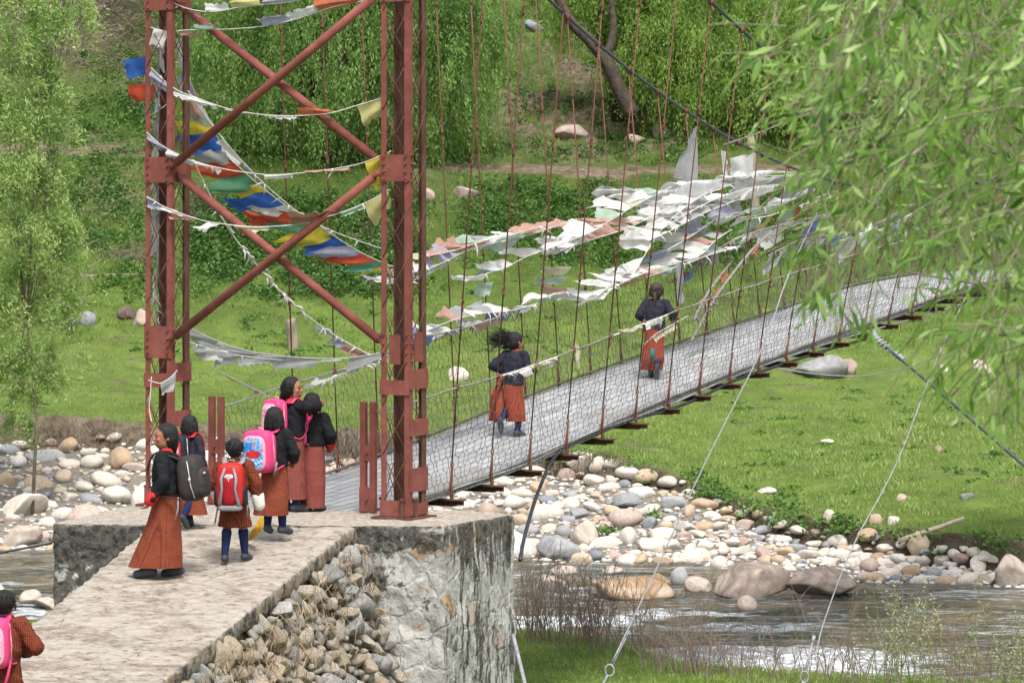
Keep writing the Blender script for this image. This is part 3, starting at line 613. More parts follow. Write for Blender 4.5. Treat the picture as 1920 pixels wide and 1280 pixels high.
# ---------------------------------------------------------------- bridge tower
TN = B(0, -.63, 0); TF = B(0, 2.29, 0); HA = .165
PR = -LL   # towards the near, right side
def make_tower():
    root = empty('bridge_tower', tuple((TN+TF)/2), 0, 'tall rust red riveted steel lattice tower standing on the pier at the bridge entrance', 'bridge tower')
    H = 10.6
    for base in (TN, TF):
        lg = None
        for (a, b) in ((1, -1), (-1, -1), (1, 1), (-1, 1)):
            m = MB(); dark = (b == 1)  # rear posts take the darker red
            c = base + PR*a*HA + DD*b*HA; w = .058 if not dark else .085
            for (ax, s_) in ((PR, a), (DD, b)):
                cc = c - ax*(s_*w/2) + V(0,0,H/2+.03)
                other = DD if ax is PR else PR
                m.box(cc, (w, .009 if ax is PR else .0085, H) if True else 0, (ax, other, V(0,0,1)))
            if not dark:
                for zc in (3.56, 1.74):
                    for q in range(4):
                        for ax, s_, ot, so in ((PR, a, DD, b), (DD, b, PR, a)):
                            pc = c - ax*(s_*w/2) + V(0,0,zc-.14+q*.09); m.tube([pc+ot*(so*.004), pc+ot*(so*.026)], .013, 6)
            o = m.build('corner_post' if lg else 'leg', MAT['reddark' if dark else 'red'], None, smooth=False)
            if lg is None: ch(o, root); lg = o
            else: o.parent = lg
        # sub parts: lacing bars and plates of this leg
        m = MB(); step = .50; z = .15; k = 0
        while z < H:
            for (fa, fb) in ((PR, DD), (DD, PR)):
                for s_ in (1, -1):
                    o0 = base + fb*s_*(HA-.006*(1 if s_ > 0 else 1)); sg = 1
                    a0 = o0+fa*HA*.9+V(0,0,z); a1 = o0-fa*HA*.9+V(0,0,z+step); b0 = o0-fa*HA*.9+V(0,0,z)+fb*(.012*s_); b1 = o0+fa*HA*.9+V(0,0,z+step)+fb*(.012*s_)
                    if z < 1.2 and s_ == 1 and fa is DD: continue
                    m.tube([a0, a1], .005, 5); m.tube([b0, b1], .005, 5)
            z += step; k += 1
        o = m.build('lacing_bars', MAT['reddark'], None); o.parent = lg
        def plate(face, along, s_, zc, h, w=2*HA+.02, off=.012, bolts=False):
            m = MB(); m.box(base + face*s_*(HA+off) + V(0,0,zc), (w, .010, h), (along, face, V(0,0,1)))
            if bolts:
                for q in range(4):
                    for s2 in (-1, 1):
                        pc = base + face*s_*(HA+off+.003) + along*(s2*w*.36) + V(0,0,zc-.11+q*.075); m.tube([pc, pc+face*s_*.022], .012, 6)
            o = m.build('gusset_plate', MAT['red'], None, smooth=False); o.parent = lg
        for zc, h in ((3.56, .27), (1.74, .34), (5.38, .27), (7.2, .27)):
            far = base is TF
            if zc < 2 and not far: plate(DD, PR, -1, zc-.02, .0+.30, w=.13); plate(PR, DD, 1, zc, .3, w=.16)
            else: plate(DD, PR, -1, zc, h, bolts=True)
            if far and zc > 2: plate(PR, DD, 1, zc, h)
        # battens of the plated foot
        plate(DD, PR, -1, 1.335, .15, off=.016); plate(DD, PR, -1, .11, .16)
        for zc, h in ((1.42, .20), (.93, .17), (.40, .24), (.10, .12)): plate(PR, DD, 1, zc, h, off=.015)
        m = MB()
        for s_ in (-1, 1):
            for fa in (PR, DD):
                pc = base+fa*s_*(HA+.035) - (DD if fa is PR else -PR)*(HA*.6); m.tube([pc+V(0,0,.0), pc+V(0,0,.19)], .022, 8); m.tube([pc+V(0,0,.19), pc+V(0,0,.215)], .033, 6)
        m.box(base+V(0,0,.012), (2*HA+.16, 2*HA+.16, .024), (PR, DD, V(0,0,1)))
        o = m.build('base_plate', MAT['reddark'], None, smooth=False); o.parent = lg
    def brace(za, zb, lift):
        a = TF + PR*(HA+.05) - DD*(HA+lift) + V(0,0,za); b = TN - PR*(HA+.05) - DD*(HA+lift) + V(0,0,zb)
        m = MB(); d = (b-a).normalized(); m.tube([a+d*.03, b-d*.03], .045, 16); m.tube([a-d*.05, a+d*.09], .03, 8); m.tube([b-d*.09, b+d*.05], .03, 8)
        return ch(m.build('cross_brace', MAT['red']), root)
    for k in range(4):
        z0 = 1.74+k*1.82; brace(z0+.05, z0+1.82-.07, .03); brace(z0+1.82-.07, z0+.05, -.085)
    return root
tower = make_tower()

def gate_post(x, yb, label):
    base = top_at(x, yb); root = empty('gate_post', tuple(base), 0, label, 'gate post', 'short steel posts at the deck entrance')
    h = 1.15
    for s_ in (-1, 1):
        m = MB(); m.box(base+PR*(s_*.058)+V(0,0,h/2), (.068, .05, h), (PR, DD, V(0,0,1))); ch(m.build('upright', MAT['red'], None, False, .004), root)
    for zc, hh, w in ((.62, .16, .05), (.14, .26, .14)):
        m = MB(); m.box(base-DD*.028+V(0,0,zc), (w+.05, .012, hh), (PR, DD, V(0,0,1))); m.tube([base-DD*.03+V(0,0,zc), base-DD*.06+V(0,0,zc)], .014, 6); ch(m.build('batten', MAT['red'], None, False, .003), root)
    return root
gate_post(406, 945, 'short slotted red steel post left of the deck entrance beside the boy')
gate_post(691, 961, 'short slotted red steel post right of the deck entrance beside the tower leg')

# ---------------------------------------------------------------- suspension bridge
bridge = empty('suspension_bridge', tuple(B(.5, .95)), 0, 'narrow suspension footbridge with grey plank deck, wire mesh sides and rusty hanger rods', 'footbridge')
TE = 26.5
def m_deck():
    t = NT('grey_deck_plates'); uv = t.n('ShaderNodeUVMap'); uv.uv_map = 'uv'
    br = t.n('ShaderNodeTexBrick'); br.inputs['Scale'].default_value = 1; br.inputs['Mortar Size'].default_value = .012; br.inputs['Brick Width'].default_value = .52; br.inputs['Row Height'].default_value = .155; br.inputs['Mortar Smooth'].default_value = .2
    t.l(uv.outputs[0], br.inputs['Vector']); br.inputs['Color1'].default_value = (.29,.30,.31,1); br.inputs['Color2'].default_value = (.38,.39,.40,1); br.inputs['Mortar'].default_value = (.10,.10,.10,1)
    f = t.noise(t.coord(), 2.5, 7, .7); g = t.noise(t.coord(), 45, 4, .6)
    c = t.mix(1, br.outputs['Color'], t.ramp(f, [(.3, .75), (.65, 1.12)]), 'MULTIPLY'); c = t.mix(t.ramp(g, [(.54, 0.), (.66, .55)]), c, (.18,.16,.13)); c = t.mix(t.ramp(t.noise(t.coord(), .9, 6, .7), [(.5, 0.), (.68, .5)]), c, (.22,.195,.16))
    t.col(c); t.bump(br.outputs['Fac'], -.5, .01); return t.set(.6, 0, .4)
MAT['deck'] = m_deck()
ts = np.linspace(.42, TE, 120)
vs = []; 
for t_ in ts:
    for (c, dz) in ((0, 0), (.95, .004), (DW, 0), (DW, -.045), (0, -.045)): p = B(t_, c); vs.append((p.x, p.y, p.z+dz))
fs = [(i*5+k, i*5+(k+1)%5, (i+1)*5+(k+1)%5, (i+1)*5+k) for i in range(len(ts)-1) for k in range(5)] + [(0,4,3,2,1), tuple(range(len(vs)-5, len(vs)))]
m = MB(); m.add(vs, fs); deck = m.build('deck', MAT['deck'], None, False)
uvl = deck.data.uv_layers.new(name='uv')
for lp in deck.data.loops:
    i = lp.vertex_index; uvl.data[lp.index].uv = (ts[i//5], (0, .95, DW, DW+.05, -.05)[i % 5])
ch(deck, bridge)
def cablepts(f, t0, t1, n=60): return [f(t0+(t1-t0)*i/(n-1)) for i in range(n)]
NC = lambda t: B(t, -.63, near_cable(t)); FC = lambda t: B(t, 2.29, far_cable(t))
for f in (NC, FC):
    m = MB(); m.tube(cablepts(f, .0, 27), .021, 8); ch(m.build('main_cable', MAT['cable']), bridge)
RH = 1.16
def hook(side, t):
    """rod foot, rail node, cable point of the hanger at t"""
    if side: a = B(t, -.04); b = NC(t)
    else: a = B(t, DW+.04); b = FC(t)
    a.z -= .03; return a, a.lerp(b, RH/(b.z-a.z)), b
KT = [1.97+.89*k for k in range(27)]
for k, t_ in enumerate(KT):
    for side in (True, False):
        a, rn, b = hook(side, t_); m = MB(); w = DD*.033; L = (b-a)
        if b.z-a.z < RH*.9: rn = a+L*.9
        e = a+L.normalized()*.30
        m.tube([a-w, e-w*.25, e+w*.25, a+w], .0085, 5, False); m.tube([a-w*.3, e], .007, 5)
        def ring(c, R=.026):
            pts_ = [c + (DD*math.cos(q)+V(0,0,1)*math.sin(q))*R for q in np.linspace(0, 2*math.pi, 11)]; m.tube(pts_, .008, 5, False)
        ring(e+V(0,0,.03)); m.tube([e+V(0,0,.05), b], .0088, 5)
        m.ell(rn, (.024,.024,.045), 8, 6); m.ell(rn-V(0,0,.09), (.017,.017,.02), 8, 5)
        q = RH+.95+random.uniform(-.08, .08)
        while q < (b-a).length-.5: ring(a+L.normalized()*q); m.tube([a+L.normalized()*(q-.09), a+L.normalized()*(q-.02)], .014, 6); q += 1.55
        m.box(b, (.08, .055, .07), (DD, PR, V(0,0,1)))
        ch(m.build('hanger_rod', MAT['rust']), bridge)
    m = MB(); p = B(t_, .95); p.z -= .085
    m.box(p, (DW+.42, .13, .012), (LL, DD, V(0,0,1))); m.box(p-V(0,0,.03), (DW+.42, .012, .05), (LL, DD, V(0,0,1))); m.box(p-V(0,0,.062), (DW+.2, .07, .012), (LL, DD, V(0,0,1)))
    m.tube([B(t_, -.06)-V(0,0,.12), B(t_, -.06)-V(0,0,.02)], .02, 6)
    ch(m.build('cross_beam', MAT['reddark'], None, False), bridge)
for side in (True, False):
    pts_ = []
    p0 = top_at(691, 961) if side else top_at(406, 945); p0.z = 1.02; pts_.append(p0)
    for t_ in KT:
        rn = hook(side, t_)[1]
        if len(pts_) > 1 or True: q = (pts_[-1]+rn)/2; q.z -= .012; pts_ += [q]
        pts_.append(rn)
    m = MB(); m.tube(pts_, .0095, 7); ch(m.build('handrail_cable', MAT['rope'] if side else MAT['galv']), bridge)
    for cc in ((.03,) if side else (.03,)):
        m = MB(); m.tube([B(t_, -.02 if side else DW+.02)+V(0,0,.03) for t_ in np.linspace(.5, TE, 70)], .016, 6); ch(m.build('edge_cable', MAT['wire']), bridge)
# wire mesh: hexagon net between deck edge and handrail
def net(side):
    kt = np.array([.45]+KT); 
    if side: p0 = top_at(691, 961); tt0 = .45
    else: p0 = top_at(406, 945)
    bots = [np.array(B(.45, -.03 if side else DW+.03))]+[np.array(hook(side, t_)[0]) for t_ in KT]
    tops = [np.array([p0.x, p0.y, 1.02])]+[np.array(hook(side, t_)[1]) for t_ in KT]
    bots = np.array(bots); tops = np.array(tops)
    w = .115; h = .135; cols = int((TE-.5)/w); rows = 9
    E = []; rr_ = np.random.default_rng(4 if side else 5)
    def pos(i, j, up):
        t_ = .5+w*(i*.5); v = (j*.75+(.25 if up else 0))*h/ (rows*.75*h+.02)
        v = min(max(v, 0), 1); jt = (math.sin(i*1.7+j*2.3)*.12+math.sin(i*.31+j*.9)*.35)*w*.35
        k = min(max(np.searchsorted(kt, t_+jt)-1, 0), len(kt)-2); s = (t_+jt-kt[k])/(kt[k+1]-kt[k])
        b = bots[k]*(1-s)+bots[k+1]*s; t2 = tops[k]*(1-s)+tops[k+1]*s; p = b*(1-v)+t2*v
        bul = .035*math.sin(i*.13+j*.4)+.012*math.sin(i*1.1)
        n = np.array(PR); return p+n*bul+np.array([0, 0, .012*math.sin(i*.9+j*1.7)])
    P_ = {}
    def g(i, j, up):
        k = (i, j, up)
        if k not in P_: P_[k] = pos(i, j, up)
        return P_[k]
    for j in range(rows+1):
        for i in range(j % 2, 2*cols, 2):
            # cell outline: zigzag plus upright twists
            a = g(i, j, False); b = g(i+1, j, True); c = g(i+2, j, False)
            E.append((a, b)); E.append((b, c))
            if j < rows: E.append((b, g(i+1, j+1, False)))
    A0 = np.array([e[0] for e in E]); A1 = np.array([e[1] for e in E]); d = A1-A0; L = np.linalg.norm(d, axis=1, keepdims=True)+1e-9; d = d/L
    u = np.cross(d, np.array(PR)); u /= np.linalg.norm(u, axis=1, keepdims=True)+1e-9; w2 = np.cross(d, u); R_ = .0034
    vs = []; 
    for a in (0, 2.094, 4.189): vs += [A0+(u*math.cos(a)+w2*math.sin(a))*R_, A1+(u*math.cos(a)+w2*math.sin(a))*R_]
    co = np.stack(vs, 1).reshape(-1, 3); n_ = len(E); b = np.arange(n_)*6
    fc = np.concatenate([np.stack([b+0, b+2, b+3, b+1], 1), np.stack([b+2, b+4, b+5, b+3], 1), np.stack([b+4, b+0, b+1, b+5], 1)])
    ch(np_mesh('mesh_panel', co, fc, MAT['wire']), bridge)
net(True); net(False)
# cables under the deck edge
def ydeck(x, c=0.0):
    u = (x-CX)/F; X0 = -1.654-.8759*c; Y0 = 32.9+.4825*c; t_ = (u*Y0-X0)/(.4825-.8759*u); return Y0+.8759*t_
def pxpath(pts_, n=6):
    pts_ = [P(*p) for p in pts_]; out = []
    for i in range(len(pts_)-1):
        a = pts_[max(i-1, 0)]; b = pts_[i]; c = pts_[i+1]; d = pts_[min(i+2, len(pts_)-1)]
        for k in range(n):
            s = k/n; out.append(.5*((2*b)+(c-a)*s+(2*a-5*b+4*c-d)*s*s+(3*b-a-3*c+d)*s**3))
    return out+[pts_[-1]]
def cable(name, pts_, r, mat, label, cat='cable', group=None, root=None):
    m = MB(); m.tube(pxpath(pts_), r, 7); o = m.build(name, mat)
    return ch(o, root) if root else tag(o, label, cat, group)
yd = lambda x: ydeck(x)-.05
cable('wind_cable', [(975, 1050, 33.6), (985, 1000, 34.2), (1010, 920, yd(1010)-.3), (1046, 850, yd(1046)), (1120, 812, yd(1120)), (1186, 786, yd(1186)), (1246, 770, yd(1246)), (1306, 748, yd(1306)), (1370, 716, yd(1370)), (1430, 695, yd(1430)), (1500, 672, yd(1500)), (1570, 650, yd(1570)), (1640, 632, yd(1640))], .021, MAT['pipe'], '', root=bridge)
cable('wind_cable', [(560, 1000, 36.5), (700, 985, 36.0), (830, 925, yd(830)+.2), (905, 898, yd(905)), (985, 870, yd(985)), (1052, 838, yd(1052)), (1120, 806, yd(1120)), (1246, 762, yd(1246)), (1370, 708, yd(1370)), (1480, 668, yd(1480)), (1580, 635, yd(1580)), (1660, 612, yd(1660)), (1740, 590, yd(1740)), (1850, 555, yd(1850))], .012, MAT['galv'], '', root=bridge)
cable('wind_cable', [(1640, 626, 43.4), (1662, 650, 43.0), (1780, 750, 41.5), (1920, 872, 40), (2300, 1200, 36.5)], .021, MAT['cable'], 'thick steel guy cable leading down from the deck to the right')
bpy.data.objects['wind_cable.002'].name = 'guy_cable'; tag(bpy.data.objects['guy_cable'], 'thick dark guy cable running down right from the knot under the deck', 'cable')
m = MB(); q = pxpath([(1634, 622, 43.4), (1655, 645, 43.1), (1690, 672, 42.7)], 5)
for i, p in enumerate(q):
    m.ell(p, (.045, .04, .035), 8, 6)
    m.tube([p+V(.05, 0, .03), p+V(-.05, -.03, -.02)], .012, 5)
ch(m.build('cable_splice', MAT['galv']), bridge)
cable('loose_wire', [(1455, 690, 42), (1540, 702, 42), (1620, 704, 42), (1700, 690, 41.5), (1775, 660, 41)], .007, MAT['galv'], 'thin slack wire sagging below the deck over the meadow', 'wire')
cable('loose_wire', [(-60, 1052, 30), (0, 1036, 31), (97, 1018, 32.2)], .012, MAT['cable'], 'dark cable crossing the water to the left side of the pier', 'cable')
cable('loose_wire', [(962, 1190, 31.6), (985, 1285, 30.6), (1010, 1395, 29.4)], .02, MAT['galv'], 'grey steel rod leaning against the foot of the pier', 'rod')
def guy(pts_, eye, label):
    root = empty('guy_wire', tuple(P(*pts_[0])), 0, label, 'guy wire', 'thin guy wires with eye ends over the river');     m = MB(); m.tube(pxpath(pts_), .0085, 6); ch(m.build('strand', MAT['galv']), root)
    m = MB(); c = P(*eye); R = .062
    m.tube([c+V(math.cos(a)*R*.75, 0, math.sin(a)*R) for a in np.linspace(0, 2*math.pi, 15)], .012, 6, False)
    d = (P(*pts_[1])-P(*pts_[0])).normalized(); m.tube([c+d*R, c+d*.22, c+d*.42], [.02, .014, .016], 7); m.tube([c+d*.42, c+d*.5], .022, 7); m.tube([c-d*R, c-d*.9], .014, 6)
    ch(m.build('eye_bolt', MAT['galv']), root)
guy([(1148, 1240, 34), (1222, 1085, 34.5), (1322, 868, 35), (1430, 650, 35.5), (1480, 512, 36), (1560, 345, 36.2), (1662, 158, 36.5), (1760, -30, 37)], (1143, 1256, 34), 'grey guy wire crossing the deck, its eye end above the grass bank')
guy([(1528, 1236, 36), (1545, 1165, 36.2), (1600, 1022, 36.5), (1682, 866, 37), (1762, 660, 37.5), (1850, 470, 38), (1990, 120, 39)], (1508, 1268, 36), 'grey guy wire further right, its eye end over the rapids')
# ---------------------------------------------------------------- vegetation
def leaf_cloud(name, cen, dirs, ln, wd, mat, rnd, parent=None, rs=None, side=None):
    """one quad leaf per centre: diamond from base to tip"""
    r = rs or np.random.default_rng(1); n = len(cen)
    d = dirs/(np.linalg.norm(dirs, axis=1, keepdims=True)+1e-9)
    s = r.normal(size=(n, 3)) if side is None else side
    s = np.cross(d, s); s /= np.linalg.norm(s, axis=1, keepdims=True)+1e-9
    ln = np.broadcast_to(ln, (n,))[:, None]; wd = np.broadcast_to(wd, (n,))[:, None]
    nrm = np.cross(d, s)
    co = np.stack([cen-d*ln/2, cen+s*wd/2+nrm*wd*.15, cen+d*ln/2, cen-s*wd/2+nrm*wd*.15], 1).reshape(-1, 3)
    f = np.arange(n*4).reshape(n, 4)
    return np_mesh(name, co, f, mat, False, {'rnd': ('FACE', rnd)}, parent)
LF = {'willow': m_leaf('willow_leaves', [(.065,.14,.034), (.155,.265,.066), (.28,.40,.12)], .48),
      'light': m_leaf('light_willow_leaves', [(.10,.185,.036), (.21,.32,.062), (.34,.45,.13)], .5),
      'left': m_leaf('grey_green_leaves', [(.18,.28,.09), (.29,.40,.14), (.42,.51,.21)], .45),
      'near': m_leaf('near_willow_leaves', [(.05,.125,.028), (.14,.27,.055), (.28,.43,.11), (.44,.56,.24)], .48, .35),
      'herb': m_leaf('low_herb_leaves', [(.045,.11,.022), (.085,.18,.036), (.14,.25,.05)], .25),
      'grass': m_leaf('meadow_grass_blades', [(.10,.175,.034), (.19,.295,.056), (.26,.36,.09), (.32,.35,.15)], .35),
      'dry': m_leaf('dry_twigs', [(.15,.12,.09), (.24,.19,.14), (.10,.08,.06)], 0, .9),
      'grey': m_leaf('silvery_leaves', [(.28,.32,.19), (.42,.45,.29)], .3)}
MAT['stem2'] = m_simple('olive_stems', (.24,.23,.13), (.15,.14,.09), 5, .9, .2)
MAT['bark'] = m_simple('dark_bark', (.075,.055,.04), (.03,.024,.018), 6, .95, .9, .05)
MAT['barkl'] = m_simple('grey_bark', (.22,.18,.13), (.12,.10,.075), 6, .95, .8, .04)
def tree(name, x, yb, Y, lobes, leafmat, label, trunk, n, leaf=(.15, .045), droop=1.0, seed=1, barkm='bark', group=None, limb=None, strandlen=(.9, 2.2)):
    """lobes: (px, py, rx_m, rz_m, dY) domes of drooping strands"""
    r = np.random.default_rng(seed); p0 = P(x, yb, Y); p0.z = min(p0.z, tz(p0.x, Y))-.1
    root = empty(name, tuple(p0), 0, label, 'tree', group)
    m = MB(); rr0 = trunk
    cs = [P(l[0], l[1], Y)+V(0, l[4], 0) for l in lobes]
    fork = p0.lerp(sum(cs, V(0,0,0))/len(cs), .45) if limb is None else P(*limb)
    m.tube([p0, p0.lerp(fork, .5)+V(.15, 0, 0), fork], [rr0, rr0*.75, rr0*.6], 9)
    ch(m.build('trunk', MAT[barkm]), root)
    for c in cs:
        m = MB(); mid = fork.lerp(c, .5)+V(r.uniform(-.3, .3), 0, r.uniform(.0, .4)); m.tube([fork, mid, c], [rr0*.42, rr0*.26, rr0*.10], 6)
        for _ in range(5): e = c+V(r.uniform(-1, 1), r.uniform(-1, 1), r.uniform(-.2, .8)); m.tube([mid.lerp(c, r.uniform(.3, 1)), e], [rr0*.12, .012], 4)
        ch(m.build('limb', MAT[barkm]), root)
    vol = np.array([l[2]*l[3] for l in lobes]); vol = vol/vol.sum(); C = []; D = []; R = []
    for l, c, w in zip(lobes, cs, vol):
        nb = max(6, int(n*w/14/12))
        for _ in range(nb):
            d0 = r.normal(size=3); d0[2] = abs(d0[2])*.9-.25; d0 /= np.linalg.norm(d0); rad = r.uniform(.62, 1.02)+(r.uniform(-.1, .25)); bs = r.uniform(-.32, .32)+(.18 if rad > .9 else -.1); bl = r.uniform(.6, 1.2)  # outer bundles paler, inner ones darker: crown light and shade in leaf colour
            for _ in range(12):
                d = d0+r.normal(size=3)*.075; st = np.array(c)+d*np.array([l[2], l[2]*.8, l[3]])*rad; L = r.uniform(*strandlen)*droop*bl; k = r.integers(10, 19)
                out = d*np.array([1, 1, 0])*r.uniform(.1, .5); s = np.linspace(0, 1, k)[:, None]
                path = st+out*s*L*.5+np.array([0, 0, -1])*(s**1.3)*L + np.array([r.normal()*.12, r.normal()*.12, 0])*s
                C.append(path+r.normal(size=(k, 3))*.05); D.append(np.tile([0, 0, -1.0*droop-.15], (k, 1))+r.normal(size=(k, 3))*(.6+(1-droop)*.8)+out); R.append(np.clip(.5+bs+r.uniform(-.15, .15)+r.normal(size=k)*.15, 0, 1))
    C = np.concatenate(C); D = np.concatenate(D); R = np.concatenate(R); n_ = len(C)
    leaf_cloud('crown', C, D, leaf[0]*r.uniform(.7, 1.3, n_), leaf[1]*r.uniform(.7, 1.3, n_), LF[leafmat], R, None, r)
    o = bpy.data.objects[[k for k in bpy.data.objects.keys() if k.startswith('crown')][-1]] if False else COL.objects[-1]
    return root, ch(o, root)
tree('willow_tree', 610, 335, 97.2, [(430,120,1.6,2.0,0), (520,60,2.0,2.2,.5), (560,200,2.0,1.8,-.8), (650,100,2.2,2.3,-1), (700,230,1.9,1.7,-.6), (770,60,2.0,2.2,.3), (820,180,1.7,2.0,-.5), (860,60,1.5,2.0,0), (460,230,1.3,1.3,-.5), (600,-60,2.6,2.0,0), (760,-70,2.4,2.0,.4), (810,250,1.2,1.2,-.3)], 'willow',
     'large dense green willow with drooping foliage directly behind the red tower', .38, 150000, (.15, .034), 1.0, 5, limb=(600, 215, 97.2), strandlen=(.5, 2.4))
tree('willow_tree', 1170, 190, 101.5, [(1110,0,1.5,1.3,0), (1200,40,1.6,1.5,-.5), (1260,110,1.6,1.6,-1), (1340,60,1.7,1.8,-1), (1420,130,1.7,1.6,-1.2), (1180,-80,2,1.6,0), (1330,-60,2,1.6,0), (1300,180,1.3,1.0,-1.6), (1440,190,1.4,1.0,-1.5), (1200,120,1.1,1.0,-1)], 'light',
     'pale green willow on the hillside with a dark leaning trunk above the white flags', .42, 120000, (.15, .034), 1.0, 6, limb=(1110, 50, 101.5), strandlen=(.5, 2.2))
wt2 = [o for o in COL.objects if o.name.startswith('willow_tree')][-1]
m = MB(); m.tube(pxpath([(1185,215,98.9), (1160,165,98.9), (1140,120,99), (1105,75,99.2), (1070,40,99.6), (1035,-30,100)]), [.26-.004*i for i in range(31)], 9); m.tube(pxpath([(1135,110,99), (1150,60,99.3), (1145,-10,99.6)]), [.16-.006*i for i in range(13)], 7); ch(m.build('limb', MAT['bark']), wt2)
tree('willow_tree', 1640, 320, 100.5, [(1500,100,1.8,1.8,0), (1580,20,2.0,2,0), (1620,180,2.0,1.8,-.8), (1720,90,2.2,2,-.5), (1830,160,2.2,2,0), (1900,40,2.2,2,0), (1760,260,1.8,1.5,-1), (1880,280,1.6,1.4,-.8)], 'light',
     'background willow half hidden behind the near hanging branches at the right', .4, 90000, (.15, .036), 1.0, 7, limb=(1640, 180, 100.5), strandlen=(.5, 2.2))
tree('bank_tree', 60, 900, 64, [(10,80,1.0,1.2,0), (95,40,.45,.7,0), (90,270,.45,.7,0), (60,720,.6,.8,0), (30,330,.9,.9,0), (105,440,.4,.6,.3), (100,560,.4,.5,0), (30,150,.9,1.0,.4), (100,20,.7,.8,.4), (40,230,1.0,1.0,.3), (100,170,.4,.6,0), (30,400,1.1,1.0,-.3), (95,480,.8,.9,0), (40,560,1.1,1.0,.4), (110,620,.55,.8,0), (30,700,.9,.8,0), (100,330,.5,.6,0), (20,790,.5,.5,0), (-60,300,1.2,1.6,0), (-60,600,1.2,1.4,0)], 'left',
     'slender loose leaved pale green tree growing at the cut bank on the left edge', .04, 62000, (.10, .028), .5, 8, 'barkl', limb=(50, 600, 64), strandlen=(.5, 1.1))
# near willow curtain: real sized leaves on hanging twigs, trunk outside the frame on the right
def near_willow():
    r = np.random.default_rng(17); root = empty('near_willow', (5.3, 12.8, -.4), 0, 'near willow whose hanging leafy branches veil the right side of the view', 'tree')
    m = MB(); m.tube([V(5.3,12.8,-.6), V(5.2,12.7,2.0), V(4.9,12.5,4.0), V(4.2,12,5.6)], [.26, .2, .17, .12], 10); ch(m.build('trunk', MAT['bark']), root)
    C = []; D = []; R = []; Ls = []; tw = MB(); sid = []
    def twig(a, dirn, L, sag, dens=1.0, big=1.0, rn=.5):
        k = max(3, int(L/.04)); p = np.array(a, float); d = np.array(dirn, float); d /= np.linalg.norm(d); pts_ = [p.copy()]
        for i in range(k):
            d = d+np.array([r.normal()*.04, r.normal()*.04, -sag]); d /= np.linalg.norm(d); p = p+d*(L/k); pts_.append(p.copy())
            if i > 0 and r.uniform() < .92*dens:
                for s_ in (1, -1):
                    if r.uniform() < .78:
                        sd_ = np.cross(d, [0, 1, 0]); sd_ = sd_/(np.linalg.norm(sd_)+1e-9); ld = d*.9+sd_*s_*r.uniform(.2, .75)+np.array([0, r.normal()*.4, -.35]); ld /= np.linalg.norm(ld)
                        ll = r.uniform(.045, .080)*big*(1-.35*i/k); C.append(p+ld*ll*.5); D.append(ld); Ls.append(ll); R.append(np.clip(rn+r.normal()*.18, 0, 1)); sid.append(r.normal(size=3)*np.array([1, .5, .4])+np.array([0, .4, 0]))
        tw.tube([V(*q) for q in pts_[::3]+[pts_[-1]]], .0016, 4, False)
    # boundary of the veil in the photograph, left limit per height
    ys = [-150, 0, 80, 110, 160, 260, 330, 400, 480, 560, 620, 700, 780]
    xl = [1480, 1560, 1420, 1380, 1440, 1500, 1520, 1500, 1480, 1570, 1600, 1800, 1900]
    nT = 0
    for _ in range(1750):
        y = r.uniform(-160, 700); x = r.uniform(1400, 2060); lim = interp(y+60, ys, xl)
        dens_here = min(1, max(0, (x-lim)/170.)); dn = (1-.4*(y > 560)*(x < 1760))
        if x < lim or r.uniform() > (.22+.78*dens_here)*dn: continue
        if y > 420 and y < 640 and x < 1850 and y < 600 and r.uniform() < .62: continue
        if 330 < y < 430 and x < 1700 and r.uniform() < .35: continue
        if x < 1560 and r.uniform() < .5: continue
        if 330 < y < 600 and 1560 < x < 1870 and r.uniform() < .6: continue
        if r.uniform() < .12*(1+math.sin(x*.03)*math.sin(y*.025)*3): continue
        Y = r.choice([7.6, 8.6, 9.8, 11.2])+r.uniform(-.4, .4)
        a = P(x, y, Y); L = r.uniform(.16, .36)
        if y+L*F/Y > 830: L = (830-y)*Y/F
        if L < .06: continue
        twig(a, (r.normal()*.55-.12, r.uniform(-.5, .5), r.uniform(-1, .15)), L, .06, 1.0, r.uniform(.8, 1.25), r.uniform(.25, .8)); nT += 1
    # outlying sprays
    for (x, y, dx, dz, L, Y, b) in [(1460,100,-1,.1,.13,8.6,1.0), (1560,130,-1,.12,.22,8.6,1.0), (1620,150,-1,.0,.26,8.6,1), (1600,180,-1,-.1,.20,9,1), (1640,240,-1,-.2,.20,9,1), (1560,210,-.9,-.5,.12,9,1), (1450,0,-.2,-1,.08,8,1), (1508,0,-.1,-1,.13,8.2,1.1), (1590,20,-.1,-1,.16,8,1.1), (1640,10,.1,-1,.2,8,1),
        (1560,470,-.3,-1,.13,8,1.2), (1530,500,-.3,-1,.11,7.8,1.3), (1590,520,-.2,-1,.10,8,1.2), (1640,540,-.2,-1,.1,8,1.1), (1540,300,-.8,-.4,.13,9,1), (1520,340,-.7,-.6,.1,9,1), (1750,690,0,-1,.05,8,1.2), (1860,700,.1,-1,.14,8,1.2), (1890,640,0,-1,.26,8,1.2), (1760,640,-.1,-1,.12,8.4,1.1), (1610,-20,-.2,-1,.22,7.8,1.2), (1700,-10,-.2,-1,.3,7.8,1.2)]:
        for k in range(3): twig(P(x+r.uniform(-14, 14), y+r.uniform(-10, 10), Y), (dx+r.normal()*.12, r.normal()*.2, dz+r.normal()*.1), L*r.uniform(.7, 1.1), .05, 1, b, .6)
    ch(tw.build('twigs', MAT['stem2']), root)
    C = np.array(C); D = np.array(D); n = len(C); Ls = np.array(Ls); S = np.array(sid); R = np.array(R)
    d = D; s = np.cross(d, S); s /= np.linalg.norm(s, axis=1, keepdims=True)+1e-9; nr = np.cross(d, s); w = (Ls*r.uniform(.17, .24, n))[:, None]/2; L = Ls[:, None]; cv = r.uniform(-.22, .22, (n, 1))*L
